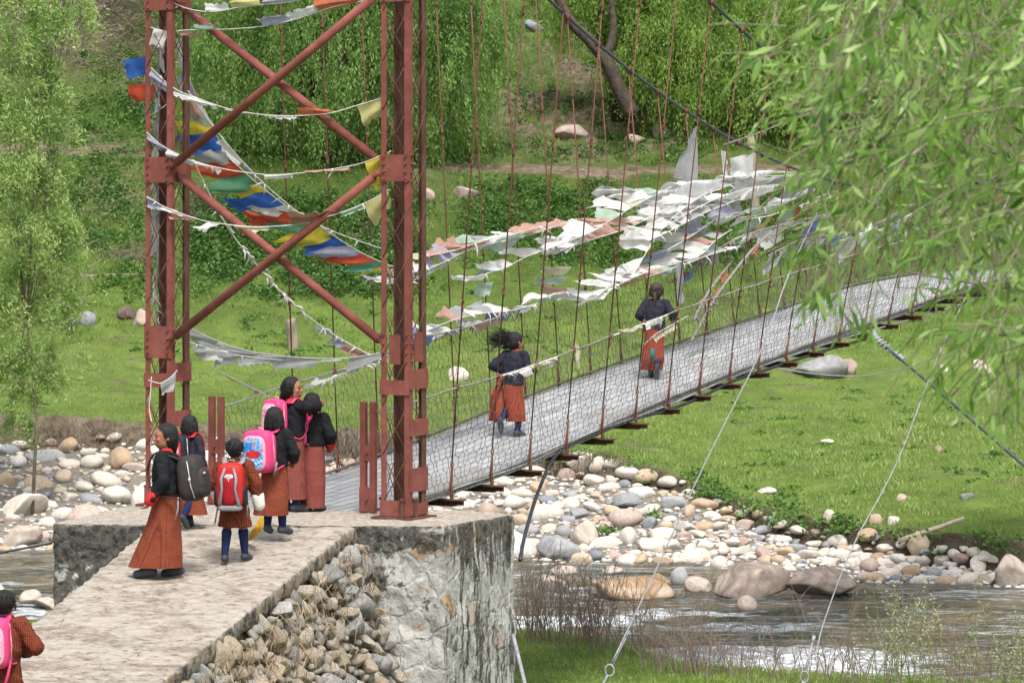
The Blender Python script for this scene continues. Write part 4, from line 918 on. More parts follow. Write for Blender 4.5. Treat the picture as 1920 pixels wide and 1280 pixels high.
    b = C-d*L/2; v = [b, b+d*L*.33+s*w+nr*cv*.6, b+d*L*.33-s*w+nr*cv*.6, b+d*L*.7+s*w*.8+nr*cv, b+d*L*.7-s*w*.8+nr*cv, b+d*L+nr*cv*.3]
    co = np.stack(v, 1).reshape(-1, 3); q = np.arange(n)*6
    f = np.concatenate([np.stack([q, q+2, q+1, q+1], 1)[:, [0,1,2]], np.stack([q+1, q+2, q+4], 1), np.stack([q+1, q+4, q+3], 1), np.stack([q+3, q+4, q+5], 1)])
    ch(np_mesh('leaves', co, f, LF['near'], True, {'rnd': ('FACE', np.tile(R, 4))}), root)
    for pts_, rad in [([(2000,-20,10.5), (1860,170,10.2), (1790,330,10), (1740,470,9.8)], .012), ([(1700,-40,8.8), (1650,60,8.8), (1600,150,8.9), (1570,210,9)], .007), ([(2050,500,9.5), (1900,545,9.4), (1820,530,9.3), (1700,510,9.2)], .006), ([(1990,330,10.5), (1700,230,10), (1600,190,9.6), (1500,150,9.2)], .006), ([(1600,440,9), (1700,300,9.4), (1880,180,9.8), (2050,60,10.5)], .007), ([(3000,-320,12.3), (2500,-150,11.5), (2000,-20,10.5)], .05), ([(3000,-200,12.3), (2400,200,11.2), (2050,500,9.5)], .03)]:
        m = MB(); q_ = pxpath(pts_); m.tube(q_, [rad*(1-.6*i/(len(q_)-1)) for i in range(len(q_))], 6); ch(m.build('branch', MAT['barkl']), root)
    print('near leaves', n)
near_willow()

# grass: blades in tufts over meadow and bank
def grass():
    r = np.random.default_rng(31); C = []; D = []; L = []; Wd = []; R = []
    def patch(n, x0, x1, Ya, Yb2, h, k, rr=.5, cond=None):
        X = r.uniform(x0, x1, n); Y = np.sqrt(r.uniform(Ya**2, Yb2**2, n))
        for x, y in zip(X, Y):
            Ye = interp(x, CXs, YEDG)
            if cond == 'm' and (y < Ye+.25): continue
            wx_ = (x-CX)/F*y
            c_ = float(fbm(wx_*.8, y*.8, 77, 3))
            if c_ < -.28 and r.uniform() < .8: continue
            if abs(y-96.6) < .75 and (x < 330 or x > 760): continue
            z = tz(wx_, y); hh = h*r.uniform(.5, 1.4)*(1+max(0, c_)*1.2)
            for _ in range(k):
                d = np.array([r.normal()*.45, r.normal()*.45, 1.0]); C.append([wx_+r.normal()*.08, y+r.normal()*.08, z+hh*.42]); D.append(d); L.append(hh); Wd.append(hh*.16); R.append(np.clip(rr+c_*.5+r.normal()*.2, 0, 1))
    patch(34000, -20, 1950, 55, 84, .062, 5, .5, 'm')
    patch(13000, -20, 1950, 83, 97, .10, 5, .12)
    patch(7000, -20, 1950, 97, 112, .13, 4, .05)
    patch(4500, 1100, 1950, 55, 74, .10, 5, .62, 'm')
    C = np.array(C); n = len(C); leaf_cloud('grass', C, np.array(D), np.array(L), np.array(Wd), LF['grass'], np.array(R), None, r); tag(COL.objects[-1], 'short bright green pasture grass on the far meadow and slope', 'grass', kind='stuff')
    C = []; D = []; L = []; Wd = []; R = []
    patch2 = []
    for _ in range(9000):
        x = r.uniform(930, 1950); Yn = 6.3*F/(interp(x, CXs, NEAR)-HY); y = r.uniform(35.5, Yn-.5); X = (x-CX)/F*y; z = tz(X, y); c_ = float(fbm(X*1.2, y*1.2, 78, 3))
        for k in range(4):
            hh = r.uniform(.03, .09)*(1+max(0, c_)); C.append([X+r.normal()*.03, y+r.normal()*.03, z+hh*.4]); D.append([r.normal()*.5, r.normal()*.5, 1]); L.append(hh); Wd.append(.008); R.append(np.clip(.45+c_*.6+r.normal()*.2, 0, 1))
    leaf_cloud('bank_grass', np.array(C), np.array(D), np.array(L), np.array(Wd), LF['grass'], np.array(R), None, r); tag(COL.objects[-1], 'short green turf on the near river bank beside the pier', 'grass', kind='stuff')
grass()
# leafy undergrowth on the slopes: clumps of broad leaves
def herbs():
    r = np.random.default_rng(51); C = []; D = []; L = []; R = []
    def clump(x, y, Yg, rad, hgt, n, rr=.45):
        X = (x-CX)/F*Yg; 
        a = r.normal(size=(n, 2))*rad*.5; zz = np.array([tz(X+q[0], Yg+q[1]) for q in a]); e = np.clip(1-(a**2).sum(1)/rad**2, .1, 1)
        C.append(np.stack([X+a[:,0], Yg+a[:,1], zz+r.uniform(0, 1, n)**.7*hgt*e], 1)); D.append(r.normal(size=(n, 3))*np.array([1, 1, .5])+[0, 0, .2]); L.append(r.uniform(.06, .14, n)); R.append(np.clip(rr+r.normal()*.2+r.normal(size=n)*.18, 0, 1))
    def field(N, x0, x1, y0, y1, rad, hgt, n, thr=-9, seed=0, rr=.45):
        for _ in range(N):
            x = r.uniform(x0, x1); y = r.uniform(y0, y1)
            p = hit(x, y, 76, 130)
            if float(fbm(p.x*.5, p.y*.5, 60+seed, 3)) < thr: continue
            clump(x, y, p.y, rad*r.uniform(.6, 1.3), hgt*r.uniform(.5, 1.4), n, rr)
    field(460, 360, 780, 375, 560, .45, .38, 90, -.2, 0, .25)      # dark nettles below the big willow
    field(480, 780, 1500, 345, 500, .45, .26, 60, -.12, 1, .25)
    field(260, 100, 300, 100, 560, .4, .22, 55, -.15, 2, .35)
    field(150, 200, 1100, 500, 680, .22, .12, 30, .05, 3, .55)
    field(200, 850, 1350, -20, 310, .45, .3, 60, -.12, 4, .2)
    field(120, 100, 420, 20, 260, .45, .35, 60, -.1, 5, .4)
    field(60, 1500, 1930, 330, 620, .4, .3, 60, -.2, 6, .45)
    for _ in range(110):
        x = r.uniform(1020, 1935); Ye = interp(x, CXs, YEDG); yy_ = Ye+r.uniform(-.35, .25); X = (x-CX)/F*yy_
        a = r.normal(size=(26, 2))*[.16, .07]; C.append(np.stack([X+a[:,0], yy_+a[:,1], tz(X, Ye+.35)+r.uniform(-.22, .05)+r.normal(size=26)*.05], 1)); D.append(r.normal(size=(26, 3))*[1, 1, .5]-[0, .3, .4]); L.append(r.uniform(.05, .12, 26)); R.append(np.clip(.6+r.normal(size=26)*.25, 0, 1))
    for _ in range(90): x = r.uniform(1330, 1930); clump(x, 0, r.uniform(62, 78), r.uniform(.15, .3), .07, 22, .55)
    for (x, y) in [(1130, 1008), (1112, 1012), (1150, 1006), (1225, 975), (1400, 958), (1580, 995), (1570, 985), (1590, 990), (1320, 905), (1340, 910), (1300, 895), (1370, 935), (1490, 960), (1460, 952)]: p = hit(x, y, 50, 80); clump(x, y, p.y, .28, .25, 60, .6)
    C = np.concatenate(C); n = len(C); leaf_cloud('undergrowth', C, np.concatenate(D), np.concatenate(L), np.concatenate(L)*.55, LF['herb'], np.concatenate(R), None, r); tag(COL.objects[-1], 'low leafy green undergrowth and herbs covering the slopes', 'undergrowth', kind='stuff')
    print('herb', n)
herbs()
# roots and dead brush on the cut bank and top left hillside
def brush():
    r = np.random.default_rng(61); C = []; D = []; L = []
    for _ in range(5200):
        x = r.uniform(60, 1180) if r.uniform() < .6 else r.uniform(560, 860); Ye = interp(x, CXs, YEDG); Y = Ye-.1+r.normal()*.2; X = (x-CX)/F*Y; z = tz(X, Ye+.4)-r.uniform(0, .55)
        if 280 < x < 560: continue
        C.append([X, Y-.12, z]); D.append([r.normal()*.5, -.2+r.normal()*.2, -1]); L.append(r.uniform(.08, .35))
    for _ in range(9000):
        x = r.uniform(-20, 330); y = r.uniform(-30, 150)
        if x > 250-(y-40)*.6+40: continue
        Y = r.uniform(104, 118); X = (x-CX)/F*Y; C.append([X, Y, tz(X, Y)+r.uniform(0, .25)]); D.append(r.normal(size=3)*[1, 1, .5]); L.append(r.uniform(.15, .6))
    for (cx, cy, n, rx, ry) in [(250,485,260,60,14), (370,400,320,40,40), (770,400,0,1,1), (1090,60,200,40,50), (690,440,120,30,30), (330,300,60,30,20), (1010,160,150,60,40), (270,175,200,50,40)]:
        for _ in range(n):
            x = cx+r.normal()*rx*.6; y = cy+r.normal()*ry*.6; p = hit(x, y, 80, 125); C.append([p.x, p.y, p.z+r.uniform(0, .3)]); D.append(r.normal(size=3)*[1, 1, .6]); L.append(r.uniform(.2, .8))
    C = np.array(C); n = len(C); leaf_cloud('dead_brush', C, np.array(D, float), np.array(L), .018, LF['dry'], r.uniform(0, 1, n), None, r); tag(COL.objects[-1], 'dead twigs and hanging roots on the cut bank and hillside', 'brush', kind='stuff')
brush()
# bare stemmed shrubs on the near bank
def shrub(x0, Y, n, h, spread, label, leafy=0, seed=0, dark=.4):
    r = np.random.default_rng(700+seed); X = (x0-CX)/F*Y; z = min(tz(X, Y), -2.6)-.05; root = empty('bare_shrub', (X, Y, z), 0, label, 'shrub', 'bare shrubs on the near bank')
    mb = MB(); C = []; D = []
    for i in range(n):
        bx = X+r.normal()*spread; by = Y+r.normal()*.4; hh = h*r.uniform(.45, 1.1); lean = r.normal()*.22+(bx-X)*.15; k = 6
        pts_ = [V(bx+lean*hh*(s/k)**1.3+r.normal()*.012, by+r.normal()*.01, z+hh*s/k) for s in range(k+1)]
        mb.tube(pts_, [.0065*(1-.7*s/k)+.0012 for s in range(k+1)], 3, False)
        for b in range(r.integers(2, 6)):
            s = r.integers(2, k); q = pts_[s]; e = q+V(r.normal()*.14, r.normal()*.05, r.uniform(.08, .3)); mb.tube([q, q.lerp(e, .5)+V(0, 0, .02), e], [.0034, .0026, .0014], 3, False)
            if leafy:
                for w in range(6): C.append(q.lerp(e, w/5)[:]); D.append(r.normal(size=3))
        if leafy:
            for s in range(2, k+1):
                for w in range(4): C.append((pts_[s-1].lerp(pts_[s], w/4))[:]); D.append(r.normal(size=3)+[0, 0, .5])
    ch(mb.build('stems', MAT['stem' if not leafy else 'stem2'], None, True), root)
    if leafy: leaf_cloud('leaves', np.array(C), np.array(D), .055, .022, LF['grey'], r.uniform(0, 1, len(C)), None, r); ch(COL.objects[-1], root)
MAT['stem'] = m_simple('brown_stems', (.27,.21,.17), (.16,.12,.095), 5, .9, .2)
SH = [(1000,44,75,1.3,.35,'brown bare shrub close to the right side of the pier'), (1090,43.5,75,1.15,.35,'brown bare shrub left of the first guy wire eye'), (1180,42.5,34,1.2,.35,'bare shrub just behind the first guy wire'), (1290,40.5,70,.95,.28,'dense dark brown bare shrub at the tip of the grass bank'),
      (1390,40.5,22,.75,.3,'thin bare shrub in front of the left end of the white rapids'), (1480,40.5,20,.8,.3,'thin bare shrub in front of the middle of the white rapids'), (1590,40,26,1.2,.3,'bare shrub right of the second guy wire eye'), (1830,39.5,38,1.0,.35,'bare brownish shrub in the lower right corner')]
for i, (x, Y, n, h, s, lb) in enumerate(SH): shrub(x, Y, n, h, s, lb, 0, i)
shrub(1700, 39, 34, 1.3, .36, 'taller shrub with small silvery green leaves in front of the river at the right', 1, 30)
shrub(1905, 38.5, 22, 1.4, .22, 'silvery leaved shrub cut by the right edge of the view', 1, 31)
# stump, pole, logs
def logobj(name, a, b, r0, r1, mat, label, cat):
    m = MB(); k = 7; pts_ = [a.lerp(b, i/k)+V(random.uniform(-1,1)*r0*.12, 0, random.uniform(-1,1)*r0*.12) for i in range(k+1)]; m.tube(pts_, [r0+(r1-r0)*i/k for i in range(k+1)], 10); return tag(m.build(name, mat), label, cat)
MAT['wood'] = m_simple('weathered_grey_wood', (.30,.25,.19), (.15,.12,.09), 7, .9, .8, .03, sc=(1,1,.3)); MAT['pole'] = m_simple('pale_driftwood', (.50,.43,.33), (.34,.28,.2), 9, .85, .4)
p = hit(552, 655, 70, 100); logobj('tree_stump', p-V(0,0,.1), p+V(-.12,0,.78), .17, .15, MAT['wood'], 'short grey wooden stump standing on the meadow inside the tower opening', 'stump')
logobj('wooden_pole', P(1686,1014,56.6), P(1808,971,56.9), .05, .035, MAT['pole'], 'long pale wooden pole leaning on the turf edge above the pebbles', 'pole')
p = hit(1412, 470, 80, 110); logobj('wooden_post', P(1420,440,88), P(1408,255,88.3), .13, .10, MAT['wood'], 'dark wooden post standing behind the white prayer flags', 'post')
p = hit(150, 520); logobj('fallen_log', p, hit(275, 522)+V(0,0,.05), .05, .03, MAT['wood'], 'thin fallen grey log lying across the left meadow', 'log')
# ---------------------------------------------------------------- prayer flags
FC_ = {'w': (.74,.73,.71), 'g': (.42,.43,.43), 'lav': (.42,.42,.55), 'cr': (.60,.56,.40), 'pk': (.55,.34,.28), 'or': (.50,.17,.09), 'red': (.60,.10,.055), 'bl': (.05,.14,.48), 'lb': (.20,.28,.52), 'gn': (.13,.33,.20), 'lg': (.42,.54,.44), 'ye': (.72,.58,.08), 'ly': (.58,.54,.24), 'br': (.27,.15,.10)}
FM = {k: m_cloth('flag_cloth_' + k, c, .4) for k, c in FC_.items()}
CN = {'w': 'white', 'g': 'grey', 'lav': 'lavender', 'cr': 'cream', 'pk': 'pink', 'or': 'orange', 'red': 'red', 'bl': 'blue', 'lb': 'pale blue', 'gn': 'green', 'lg': 'pale green', 'ye': 'yellow', 'ly': 'pale yellow', 'br': 'brown'}
FR = np.random.default_rng(88)
def flag_mesh(a, b, c, d, mat, ripple=.10, nu=12, nv=10, rag=.16):
    """cloth between string points a,b with free corners c (below a) and d (below b)"""
    a, b, c, d = (np.array(q[:]) for q in (a, b, c, d)); u = np.linspace(0, 1, nu)[:, None, None]; v = np.linspace(0, 1, nv)[None, :, None]
    p = (a*(1-u)+b*u)*(1-v)+(c*(1-u)+d*u)*v; sz = (np.linalg.norm(b-a)+np.linalg.norm(c-a))/2
    n = np.cross(b-a, c-a); n /= np.linalg.norm(n)+1e-9; ph = FR.uniform(0, 6, 4); k = FR.uniform(3, 7)
    w = np.sin(k*v+ph[0]+u*2)*.6+np.sin(k*1.9*v+3*u+ph[1])*.35+np.sin(6*u+ph[2]+2*v)*.3
    p = p+n*w*(v**.7)*ripple*sz*2.2; e = FR.normal(size=(nu, 1, 1))*rag*sz*.35
    p = p+((c-a)/(np.linalg.norm(c-a)+1e-9))*e*(v**4)+np.array([0, 0, -.10*sz])*np.sin(np.pi*u)*(1-v)*.4
    return p.reshape(-1, 3), grid_faces(nu, nv)
def along(path, s):
    k = s*(len(path)-1); i = min(int(k), len(path)-2); return path[i].lerp(path[i+1], k-i)
def px2w(dx, dy, Y): return V(dx/F*Y, 0, -dy/F*Y)
def fstring(pts_, flags, label, group='prayer flag strings on the tower', rad=.0055, mat='rope', knots=0):
    """flags: (s0, s1, colour, hang_dx, hang_dy[, end_dx, end_dy]) with the hang in photo pixels at that depth"""
    path = pxpath(pts_, 8); root = empty('prayer_flag_string', tuple(path[0]), 0, label, 'prayer flags', group)
    m = MB(); m.tube(path, rad, 5)
    for _ in range(knots):
        p = along(path, FR.uniform(.03, .97)); e = p+V(FR.normal()*.05, FR.normal()*.03, -FR.uniform(.02, .12)); m.tube([p, p.lerp(e, .5)+V(.01, 0, .01), e], [min(rad*1.8, .014), min(rad*1.4, .012), rad*.4], 4)
    ch(m.build('cord', MAT['cord'] if rad < .0095 else MAT['rope']), root)
    for fl in flags:
        s0, s1, c, dx, dy = fl[:5]
        if 'long sagging' in label: s1 += .014; dx *= 1.12; dy += 5; fl = list(fl[:6])+[v+8 for v in fl[6:]]
        a = along(path, s0); b = along(path, s1); h = px2w(dx, dy, a.y)+V(0, FR.uniform(-.3, .3)*abs(dx)/F*a.y*.5, 0)
        h2 = px2w(fl[5], fl[6], a.y) if len(fl) > 5 else h*FR.uniform(.8, 1.1)
        co, f = flag_mesh(a, b, a+h, b+h2, c); o = np_mesh('flag', co, f, FM[c], True); 
        ch(o, root); o['label'] = f'{CN[c]} cloth flag'
    return root
MAT['cord'] = m_simple('white_cord', (.58,.57,.54), (.42,.41,.38), 20, .9, .2)
TY = 33.6
fstring([(283,52,33.9),(317,60,33.9),(347,57,33.8),(387,56,33.6),(430,55,33.4),(497,49,33.2),(560,35,33),(630,12,32.8),(720,-4,32.6)],
    [(.03,.12,'w',-10,30),(.20,.27,'pk',6,10,26,12),(.34,.44,'lg',-14,-8),(.62,.72,'lav',-14,-14),(.72,.82,'w',-10,-14),(.83,.93,'or',-18,-14,-4,-16)], 'second flag string from the top of the tower opening, ending in an orange flag')
fstring([(300,-6,33.9),(353,17,33.7),(403,22,33.4),(460,12,33.2),(540,4,33),(640,-14,32.8)], [(.02,.12,'w',6,8),(.16,.28,'pk',8,9),(.34,.5,'w',-4,-12),(.52,.68,'ly',-6,-14),(.7,.86,'lav',-8,-12)], 'flag string highest across the tower opening, cut by the top edge')
fstring([(283,127,33.9),(325,165,33.8),(370,184,33.7),(420,202,33.5),(473,213,33.2),(520,217,33),(567,217,32.9),(620,212,32.8),(663,200,32.7),(723,182,32.6)],
    [(.0,.09,'lav',-4,26,4,20),(.09,.19,'w',-2,20,6,12),(.19,.30,'w',-4,10,2,6),(.34,.42,'cr',2,5),(.5,.64,'w',2,5),(.65,.76,'or',-2,-16,14,-6),(.90,.99,'ly',14,36,6,30)], 'string of mostly faded white flags crossing the upper brace, with one orange flag', knots=4)
fstring([(275,248,33.9),(310,277,33.8),(367,303,33.6),(420,317,33.4),(473,325,33.2),(513,328,33.1),(580,323,32.9),(653,312,32.7),(690,302,32.6),(733,283,32.5)],
    [(.0,.12,'lav',2,18,8,12),(.12,.22,'w',0,16,6,10),(.22,.32,'w',2,8),(.52,.62,'w',-4,8),(.66,.78,'pk',-4,-4,4,5),(.87,.99,'ye',22,54,2,22)], 'flag string tied at the middle gusset plates with a yellow flag at its right', knots=5)
fstring([(275,368,33.9),(307,387,33.8),(353,405,33.6),(397,417,33.4),(470,425,33.2),(520,424,33),(573,418,32.9),(640,398,32.7),(690,378,32.6),(730,355,32.5)],
    [(.0,.1,'lav',2,20,8,12),(.1,.2,'w',2,8),(.16,.26,'pk',-10,14,-2,6),(.32,.36,'w',-26,14),(.40,.52,'cr',-2,8),(.60,.76,'br',2,-20,14,-8),(.78,.88,'lg',0,10),(.87,.99,'ly',16,42,4,30)], 'flag string across the lower tower opening with a brown and a ragged yellow flag', knots=6)
# the long string of large coloured flags, blown to the left
fstring([(338,60,34.2),(350,130,34.3),(372,190,34.4),(398,240,34.5),(432,295,34.6),(480,342,34.8),(540,388,35),(600,424,35.2),(660,464,35.4),(716,492,35.5),(740,500,35.6)],
    [(.02,.10,'w',-10,4),(.10,.17,'lav',-16,8),(.17,.235,'pk',-18,10),(.235,.275,'lg',-26,4),(.275,.315,'ye',-56,-6,-64,-2),(.315,.36,'bl',-66,2,-58,0),(.365,.405,'g',-56,6,-58,4),(.41,.455,'red',-68,6,-66,2),(.455,.50,'gn',-70,24,-56,10),(.49,.53,'ye',-62,-2,-56,-2),
     (.535,.575,'bl',-80,10,-84,6),(.575,.61,'w',-56,2,-50,0),(.61,.65,'red',-90,8,-84,4),(.65,.69,'gn',-84,4,-78,0),(.69,.735,'ye',-82,22,-68,14),(.735,.775,'bl',-78,10,-72,2),(.78,.82,'lav',-72,10,-64,6),(.825,.87,'red',-80,8,-72,2),(.87,.915,'gn',-64,20,-50,6),(.915,.965,'ye',-52,20,-56,4)], 'long sagging string of large bright blue, red, green and yellow flags blown leftward')
fstring([(345,150,34.2),(325,185,34.2),(292,210,34.1),(272,222,34.1)], [(.05,.25,'w',4,14)], 'short string with bright flags on the outer left side of the tower')
rt = COL.objects[-1]
def lone(a, c, w, h, label, col, Y=34, name='prayer_flag', w2=None, h2=None):
    x, y = a; q = [P(x, y, Y), P(x+c[0], y+c[1], Y+.05)]; co, f = flag_mesh(q[0], q[1], q[0]+px2w(w, h, Y), q[1]+px2w(w*.9 if w2 is None else w2, h if h2 is None else h2, Y), col, .07); o = np_mesh(name, co, f, FM[col], True); tag(o, label, 'prayer flag'); return o
lone((272,106), (4,34), -40, 8, 'royal blue flag flying from the left outer edge of the tower', 'bl', 34.1)
lone((292,160), (-6,30), -50, -2, 'orange red flag flying just below the blue flag at the tower left edge', 'red', 34.1)
lone((290,198), (0,16), -26, 4, 'small green flag flying at the tower left edge below the red one', 'gn', 34.1)
lone((332,200), (0,16), -42, 4, 'small yellow flag between the left tower posts', 'ye', 34.3)
fstring([(352,170,34),(395,232,34.1),(470,320,34.3),(530,375,34.5),(580,412,34.6),(640,440,34.7),(715,466,34.8)], [(.12,.2,'w',-10,-14),(.22,.3,'w',-14,8),(.32,.4,'lav',-10,-6)], 'thin slack line running beside the coloured flags with few scraps', rad=.006, knots=16)
fstring([(362,300,34),(392,362,34.2),(432,434,34.4),(480,495,34.6),(540,560,34.8),(600,610,35),(650,642,35.1),(712,676,35.2)], [(.25,.29,'w',8,4),(.42,.47,'w',-8,-4),(.55,.6,'pk',-8,-10),(.74,.8,'lav',-24,-6),(.80,.86,'lav',-16,10),(.86,.95,'pk',-14,12)], 'long thin line of tattered scraps sagging through the lower tower opening', rad=.008, knots=34)
fstring([(352,612,34.6),(400,636,34.6),(450,654,34.7),(520,666,34.8),(600,672,34.9),(660,670,35),(722,660,35.1)], [(.0,.1,'g',6,24,0,18),(.1,.22,'g',-6,26,-10,20),(.2,.32,'w',-14,14,-20,10),(.3,.42,'g',-30,18,-20,12),(.42,.54,'g',-34,24,-22,10),(.52,.66,'g',-20,24,-4,16),(.68,.78,'w',-8,8),(.82,.98,'g',-8,34,-4,16)], 'string of plain grey flags hanging across the tower opening above the children')
fstring([(352,640,34.3),(400,655,34.4),(460,668,34.5),(530,675,34.6)], [(.05,.25,'g',10,24,0,20),(.25,.45,'w',-8,24,-2,18),(.4,.6,'g',-10,30,-6,16),(.62,.9,'g',-6,18,-14,8)], 'short second row of grey flags hanging left under the long grey string', knots=3)
fstring([(400,690,34.8),(430,706,34.8),(470,725,34.9),(505,744,35)], [(.25,.5,'ly',-4,3),(.55,.75,'lg',-6,3),(.72,.98,'pk',-14,-14,-24,-8)], 'thin low line with a small pinkish pennant above the tall girl')
fstring([(296,50,34.1),(298,180,34.1),(294,300,34.1),(297,430,34.1),(292,560,34.1),(296,625,34.1)], [(.0,.12,'w',12,20),(.13,.24,'lav',-8,22),(.26,.4,'g',-10,14),(.42,.52,'w',-10,8),(.54,.66,'g',-12,6),(.7,.8,'w',-8,12),(.84,.96,'ly',-12,16)], 'vertical rope of limp greyish rags tied down inside the left tower post', rad=.012, knots=22)
# rags on the left tower foot
fstring([(278,712,33.2),(300,718,33.2),(318,710,33.2),(332,694,33.2)], [(.35,.95,'g',2,22,-4,36)], 'grey rag knotted round the left tower foot above the gusset')
fstring([(284,706,33.15),(282,740,33.15),(280,765,33.15),(284,790,33.1)], [(.25,.6,'pk',-8,18,2,24),(.6,.95,'red',-4,14,2,20)], 'pink and red strip hanging down the left tower foot')

# faded flags over the far half of the bridge, blown to the left from lines tied to cables and handrail
GB = 'prayer flag strings over the bridge deck'
def row(pts_, n, cols, lenx, leny, label, cover=.92, knots=6, rad=.006, s0=.02, s1=.98, jit=.35):
    fl = []; ds = (s1-s0)/n
    for i in range(n):
        if FR.uniform() > cover: continue
        a = s0+i*ds; L = FR.uniform(1-jit, 1+jit*1.5); g_ = FR.uniform(-12, 14); tw_ = FR.uniform(-1, 1); fl.append((a, a+ds*FR.uniform(.45, .95), cols[int(FR.integers(0, len(cols)))], lenx*L, leny*L+g_, lenx*L*FR.uniform(.45, 1.15)-8*tw_, leny*L+g_+FR.uniform(-20, 10)))
    return fstring(pts_, fl, label, GB, rad, knots=knots)
WW = ['w','w','w','w','w','pk','w','lg','lav','w','cr']; FWc = ['w','w','w','w','g','w']
row([(735,512,35.8),(790,508,36.6),(840,488,37.4),(880,468,38),(930,455,38.8),(1000,438,39.8),(1082,410,41)], 13, ['pk','w','lg','w','lav','pk','w'], -42, -6, 'line of pinkish and white faded flags starting behind the right tower leg')
row([(700,522,35.4),(760,530,36.2),(830,500,37.4),(865,480,38)], 6, ['lav','w','bl','w','pk'], -30, 2, 'short line with lavender and white scraps right beside the tower leg')
row([(885,520,38),(915,512,38.5),(948,502,39),(990,480,39.6),(1060,455,40.4),(1130,425,41.3)], 8, ['lb','ly','w','w','w','lav'], -40, -2, 'line with a pale blue flag low over the meadow behind the hangers')
lone((952,503), (-28,4), -46, 8, 'pale blue flag flying by itself left of the hangers above the meadow', 'lb', 38.6)
lone((925,528), (-30,2), -8, 26, 'small pale green flag hanging under the pale blue one', 'lg', 38.5)
lone((1072,500), (-14,16), -52, -2, 'cream flag flying left above the red flag over the deck', 'cr', 40.2)
lone((1064,518), (-10,14), -58, 2, 'greenish white flag flying between the cream and the pink red flags', 'lg', 40.2)
lone((1064,542), (-6,14), -50, -8, 'faded pink red flag flying left over the deck behind the first runner', 'pk', 40.1)
row([(1130,562,40.8),(1150,540,41),(1200,515,41.6),(1250,498,42.3),(1310,480,43),(1340,452,43.4),(1372,430,43.8)], 17, ['w','w','w','pk','w','lg','g'], -66, 0, 'dense line of white flags blown flat, ending above the first runner', 1, 3)
row([(1012,560,39.4),(1060,548,39.9),(1110,560,40.6),(1160,520,41.2),(1200,500,41.8)], 7, ['w','w','g','lg'], -44, 6, 'white flags in a low line above the first runner')
row([(1060,475,40.4),(1100,440,41),(1150,410,41.6),(1200,380,42.4),(1260,350,43)], 11, WW, -54, 4, 'white flags on a steep line in the middle of the cluster')
row([(1180,530,41.6),(1215,468,42),(1250,420,42.6),(1290,385,43),(1340,352,43.6)], 9, FWc, -48, -2, 'loosely spaced white flags on a line rising to the main cable')
row([(1168,350,42.4),(1210,362,42.8),(1255,358,43.2),(1310,345,43.8),(1400,330,44.8),(1530,332,46.4)], 13, FWc, -56, 10, 'topmost row of ragged white flags just below the main cable', 1, 10)
row([(1166,385,42.3),(1230,380,43),(1300,372,43.7),(1360,350,44.4),(1440,322,45.4),(1525,330,46.3)], 13, ['w','w','g','lav','w','w'], -50, 6, 'second row of crumpled white flags under the topmost row', 1, 10)
row([(1250,470,42.6),(1300,440,43.2),(1345,410,43.8),(1400,395,44.6),(1470,380,45.4),(1540,350,46.3)], 12, ['w','g','w','lav','lg','w'], -44, 14, 'white and grey flags tangled in front of the dark post', 1, 8)
row([(1290,510,43),(1340,470,43.6),(1400,440,44.4),(1470,420,45.2),(1560,400,46.2)], 11, ['g','w','lav','br','lb','w'], -30, 24, 'dull grey and blue tangle of old flags above the second runner', 1, 26, .012)
row([(1385,408,44.4),(1440,400,45.2),(1500,382,46),(1560,360,46.6)], 6, ['ly','lg','or','w','g'], -22, 26, 'short line with yellow and pale green scraps near the willow leaves', .9, 8)
row([(1440,480,45),(1500,450,45.7),(1560,440,46.4),(1620,430,47.2),(1700,390,48.2)], 10, ['g','lb','w','or','g','lav'], -14, 34, 'old rags hanging behind the near willow leaves above the far deck', 1, 30, .012)
row([(1600,440,46.6),(1650,430,47.2),(1710,400,48)], 5, FWc, -26, 20, 'white scraps showing through the near willow leaves', 1, 6)
row([(800,620,36.2),(850,600,36.9),(900,588,37.5),(960,582,38.2),(1010,568,38.9)], 9, ['w','lg','g','pk','lav','w'], -42, -8, 'faded scraps bunched low against the far handrail behind the tower', 1, 16)
row([(770,634,35.8),(840,622,36.6),(900,606,37.4),(985,576,38.6)], 7, ['g','w','lb','pk','g'], -34, 2, 'greyish rags lying along the far handrail beside the tower', 1, 24, .012)
row([(590,722,34.7),(640,702,35.2),(690,684,35.6),(720,668,35.9)], 6, ['w','pk','g','w'], -26, 2, 'torn white rags wound round the far handrail in the tower opening', 1, 18, .009)
lone((1307,236), (2,108), -7, 6, 'tall translucent grey white flag hanging like a sail below the main cable', 'g', 44.6, 'sail_flag', -50, -10)
o = COL.objects[-1]
lone((1318,385), (-8,84), -6, 8, 'second tall grey white flag hanging lower beside the sail shaped one', 'g', 44.0, 'sail_flag', -50, -20)
lone((1352,282), (6,60), 10, 2, 'narrow white rag hanging from the knot on the main cable', 'w', 44.8)
lone((1412,288), (0,46), -44, 8, 'white triangular flag hanging under the main cable left of the willow', 'w', 45.2)
lone((1372,330), (2,72), 14, 2, 'long limp grey cloth hanging below the knot', 'g', 44.6)
lone((1268,492), (2,74), 12, 4, 'long limp grey pink cloth hanging behind the second runner', 'g', 42.4)
fstring([(1356,272,44.8),(1420,250,44.9),(1510,215,45),(1560,200,45.1)], [], 'bare white rope from the main cable to the willow branches', GB, .01, knots=6)
fstring([(1385,412,44.5),(1440,405,45),(1500,385,45.5),(1560,370,46)], [], 'bare pale rope running right from the flag cluster', GB, .008, knots=4)
